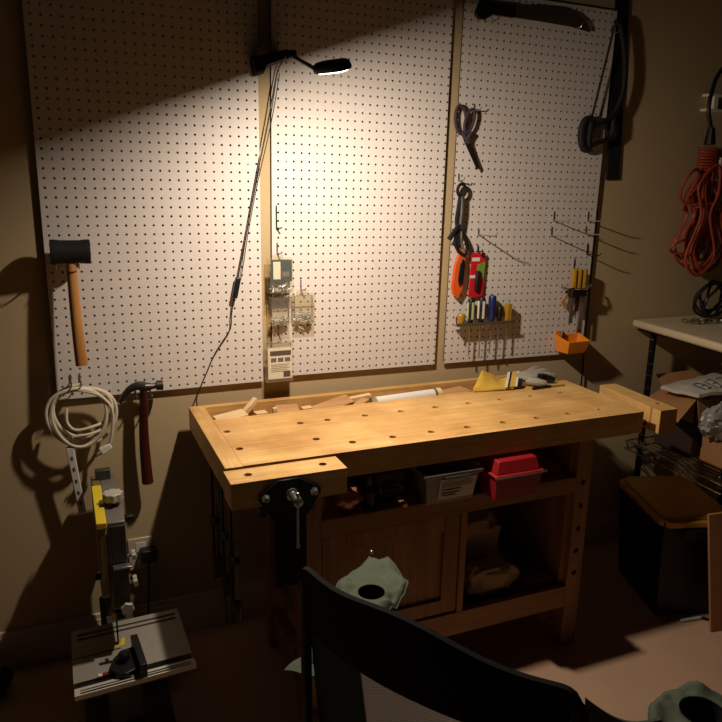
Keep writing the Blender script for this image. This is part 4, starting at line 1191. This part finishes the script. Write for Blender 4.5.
# chain and bits on the top board
rnd = random.Random(11)
chn = MB()
for i in range(46):
    t = i / 45
    c = V(88.6 + 7.5 * t + rnd.uniform(-.9, .9), -5.2 - 2.2 * t + rnd.uniform(-.7, .7), 38.18 + rnd.uniform(0, .35))
    a = rnd.uniform(0, PI)
    u, w_ = V(math.cos(a), math.sin(a), rnd.uniform(-.3, .3)), V(-math.sin(a), math.cos(a), rnd.uniform(-.5, .5))
    chn.tube([c + u * .5 * math.cos(k * PI / 4) + w_ * .28 * math.sin(k * PI / 4) for k in range(8)], .09, True, 5)
tag(obj('chain', chn, CHROME), 'heap of steel chain on the cream shelf top', 'chain')
blc = MB()
for i in range(5):
    cx, cz = 95.0 + .12 * i, 41.2 + .05 * i
    blc.tube([V(cx + (3.0 - .2 * i) * math.cos(a), -3.2 - .12 * i + .7 * math.sin(a * 2 + i * 1.7), cz + (2.85 - .22 * i) * math.sin(a + .1 * i)) for a in [2 * PI * k / 28 for k in range(28)]], .22, True, 7)
tag(obj('cable_coil', blc, BLACK), 'black cable coil standing on the cream shelf top', 'cable')
# orange cords hanging above
hb_ = thing('wall_bracket', 'white H shaped bracket on the wall above the orange cord', 'bracket', (94.5, .3, 68))
obj('bracket_bars', MB().box(92.0, 98, -.6, WY, 71.4, 71.8).box(91.9, 98, -.6, WY, 69.3, 69.7).box(93.2, 94.1, -.6, WY, 69.7, 71.4), WHITE, hb_, bevel=.06)
obj('coil_hook', MB().tube(smooth_path([(93.6, .5, 64.5), (93.6, -1.2, 64.2), (93.6, -2.9, 64.0), (93.6, -3.3, 65.0)], 5), .18), STEEL, hb_)
oc = thing('orange_cord', 'bundle of orange extension cord hanging on the wall above the shelf', 'cord', (93, -2, 44))
oc_from = set(bpy.data.objects)
rnd = random.Random(21)
wrap = MB()
wrap.tube([V(93.6 + 1.75 * math.cos(k * .5), -1.7 + 1.1 * math.sin(k * .5), 64.0 - k * .034) for k in range(110)], .2, seg=6)
obj('wrapped_turns', wrap, ORCORD, oc)
for i in range(13):
    cx = 93.0 + rnd.uniform(-1.0, 2.2)
    b_ = rnd.uniform(44.8, 48.5)
    wd_ = rnd.uniform(1.6, 3.4)
    y = -.7 - .26 * i
    tp = rnd.uniform(58.0, 61.5)
    sk = rnd.uniform(-1.2, .6)
    loop_ = smooth_path([(93.4, y, tp), (cx + wd_ * .6, y - .3, tp - 4), (cx + wd_ * .35, y, 54), (cx + wd_, y, b_ + 3), (cx + sk, y - .3, b_), (cx - wd_, y, b_ + 2.5), (cx - wd_ * .3, y, 54), (cx - wd_ * .7, y, tp - 3)], 6, True)
    obj('cord_loop', MB().tube(loop_, .21, True, 7), ORCORD, oc)
for (cx, cz, rx, rz) in ((90.2, 58.2, 2.4, 2.6), (91.5, 57.6, 2.0, 2.2), (90.0, 49.4, 2.9, 1.1)):
    obj('cord_loop', MB().tube([V(cx + rx * math.cos(a), -2.8 + .5 * math.sin(a * 2), cz + rz * math.sin(a)) for a in [2 * PI * k / 28 for k in range(28)]], .21, True, 7), ORCORD, oc)
obj('cord_tie', MB().tube([V(93.1 + 2.2 * math.cos(a), -2 + 1.5 * math.sin(a), 55.6 + .3 * math.sin(a * 3)) for a in [2 * PI * k / 24 for k in range(24)]], .24, True, 7), ORCORD, oc)
obj('plug', MB().tube([(92.6, -2.4, 64.4), (92.6, -2.4, 66.8)], [.85, .5], seg=10), BLACK, oc)
obj('black_lead', MB().tube(smooth_path([(92.6, -2.4, 66.6), (91.6, -2.4, 69.0), (91.9, -2.2, 71.5), (93.2, -1.9, 74.4), (97, -1.5, 78)], 6), .3, seg=8), BLACK, oc)
obj('white_socket', MB().box(94.7, 96.8, -2.9, -1.9, 59.6, 62.6), CORDW, oc, bevel=.15)

for o_ in set(bpy.data.objects) - oc_from:
    for v_ in o_.data.vertices:
        v_.co.x -= 1.2 * S

# goods on the wire shelf
uc = thing('added_shade_box', 'dark brown box added on the wire shelf as shade under the open cardboard box flap', 'case', (91, -7, 18.4))
obj('case_body', MB().box(86.6, 97.2, -10.7, -3.4, 18.35, 23.4), mat('dark_brown_shade', (58, 40, 28), .7, var=.15, scale=14), uc, bevel=.15)  # added box; its dark brown stands in for shade below the flap
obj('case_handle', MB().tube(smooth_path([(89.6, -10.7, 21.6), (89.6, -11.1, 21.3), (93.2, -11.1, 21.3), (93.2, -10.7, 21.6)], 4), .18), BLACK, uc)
bxg = thing('cardboard_box', 'open brown cardboard box under the white mailer on the shelf unit', 'box', (88, -9, 23.4))
b = MB()
x0, x1, y0, y1, z0, z1 = 86.9, 97.0, -10.4, -3.6, 23.45, 27.4
for a in ((x0, x0 + .2, y0, y1), (x1 - .2, x1, y0, y1), (x0, x1, y0, y0 + .2), (x0, x1, y1 - .2, y1)):
    b.box(*a, z0, z1)
b.box(x0, x1, y0, y1, z0, z0 + .2)
obj('box_walls', b, CARD, bxg)
obj('flap', MB().prism([(86.9, -3.8, 27.5), (86.9, -10.3, 27.4), (81.4, -12.4, 25.2), (82.3, -5.2, 26.6)], (0.05, 0, .2)), CARD, bxg)
obj('flap', MB().prism([(87.2, -3.8, 27.4), (96.0, -3.8, 27.4), (95.6, -1.4, 29.0), (87.6, -1.4, 29.0)], (0, .2, .05)), CARD, bxg)
obj('flap', MB().prism([(86.9, -10.4, 27.4), (91.0, -10.4, 27.4), (90.6, -11.0, 23.0), (87.3, -11.0, 23.0)], (0, -.15, 0)), CARD, bxg)
sm = thing('cardboard_carton', 'small brown carton under the bubble wrap on the wire shelf', 'box', (92, -17, 18.4))
obj('carton_body', MB().box(88.0, 97, -17.2, -11.3, 18.35, 21.9), CARD, sm)
obj('flap', MB().prism([(88.0, -17.2, 21.9), (97, -17.2, 21.9), (96.5, -19.2, 20.8), (87.9, -19.2, 20.8)], (0, 0, .2)), CARD, sm)
mlr = thing('mailer_bag', 'white plastic mailer with dark lettering lying over the cardboard box', 'mailer', (92, -8, 28))
def mfn(u, v):
    p = V(84.0, -6.0, 28.2).lerp(V(101.5, -3.6, 28.9), u).lerp(V(86.0, -11.4, 28.3).lerp(V(99.5, -12.4, 28.6), u), v)
    p.z += .7 * math.sin(PI * u) * math.sin(PI * v) + .3 * noise.noise(p * .5)
    return p
obj('envelope', MB().sheet(mfn, 24, 12, .5, (0, 0, 1)), MAILER, mlr)
def stroke(pts, m=BLUEINK):
    return [mfn(u, v) + V(0, -.05, .56) for u, v in pts]
for k in range(5):
    u0 = .16 + .16 * k
    lt = MB().tube(stroke([(u0, .5), (u0 - .005, .86)]), .09, seg=5)
    lt.tube(stroke([(u0 + .03, .5), (u0 + .08, .5), (u0 + .075, .68), (u0 + .03, .68), (u0 + .075, .68), (u0 + .07, .86), (u0 + .025, .86)]), .09, seg=5)
    obj('letter', lt, BLUEINK, mlr)
bw = tag(obj('bubble_wrap', MB().ball((88.8, -13.4, 25.1), (3.4, 1.6, 2.55), 34, 24, lambda q: q * (1 + .35 * noise.noise(q * 1.8) + .22 * noise.noise(q * 5.5))), WRAP, ang=22), 'crumpled clear bubble wrap spilling in front of the cardboard box', 'bubble wrap')
tag(obj('marker_pen', MB().tube([(93.2, -8.6, 32.0), (95.2, -8.3, 31.9)], .22, seg=8), WHITE), 'small white stick on top of the white mailer', 'stick')

# tote, leaning panel, floor cord
tt = thing('storage_tote', 'black storage tote with a yellow lid on the floor right of bench', 'tote', (78.5, -15, 0))
fx = frame((79.6, -15.2, 0), (.95, -.31, 0), (0, 0, 1))
tb_ = tub(MB(), -5.0, 5.0, -7.0, 7.0, 0, 14.6, .9, .15)
xform(tb_, lambda p: fx @ p)
obj('tote_body', tb_, TOTE, tt, bevel=.3)
lp = [V(x, y, 0) for x, y in ((-5.4, -6.4), (-4.4, -7.4), (4.4, -7.4), (5.4, -6.4), (5.4, 6.4), (4.4, 7.4), (-4.4, 7.4), (-5.4, 6.4))]
ld_ = MB().prism([fx @ (p + V(0, 0, 14.0)) for p in lp], (0, 0, .9)).prism([fx @ (p * .93 + V(0, 0, 14.9)) for p in lp], (0, 0, .6), .97)
obj('lid', ld_, TOTELID, tt, bevel=.15)
obj('handle', MB().prism([fx @ V(-2.5, -7.4, 12.6), fx @ V(2.5, -7.4, 12.6), fx @ V(2.5, -8.0, 12.6), fx @ V(-2.5, -8.0, 12.6)], (0, 0, 1.2)), TOTE, tt, bevel=.1)
tag(obj('cardboard_sheet', MB().prism([(78.0, -25.5, 0.05), (92, -27.6, 0.05), (92.6, -25.8, 17.0), (75.7, -24.4, 17.2)], (0.05, .35, 0)), CARD), 'flat brown cardboard panel leaning in front of the black tote', 'panel')
fc = thing('floor_cable', 'black cable with a white end on the floor by the tote', 'cable', (80, -24, 0))
obj('cable', MB().tube(smooth_path([(79.2, -22.6, .2), (80.4, -24.3, .2), (80.6, -27.5, .2), (79.5, -33, .2), (80, -38, .2)], 6), .2), BLACK, fc)
obj('white_end', MB().tube([(76.0, -22.2, .25), (79.2, -22.6, .25)], .22), WHITE, fc)
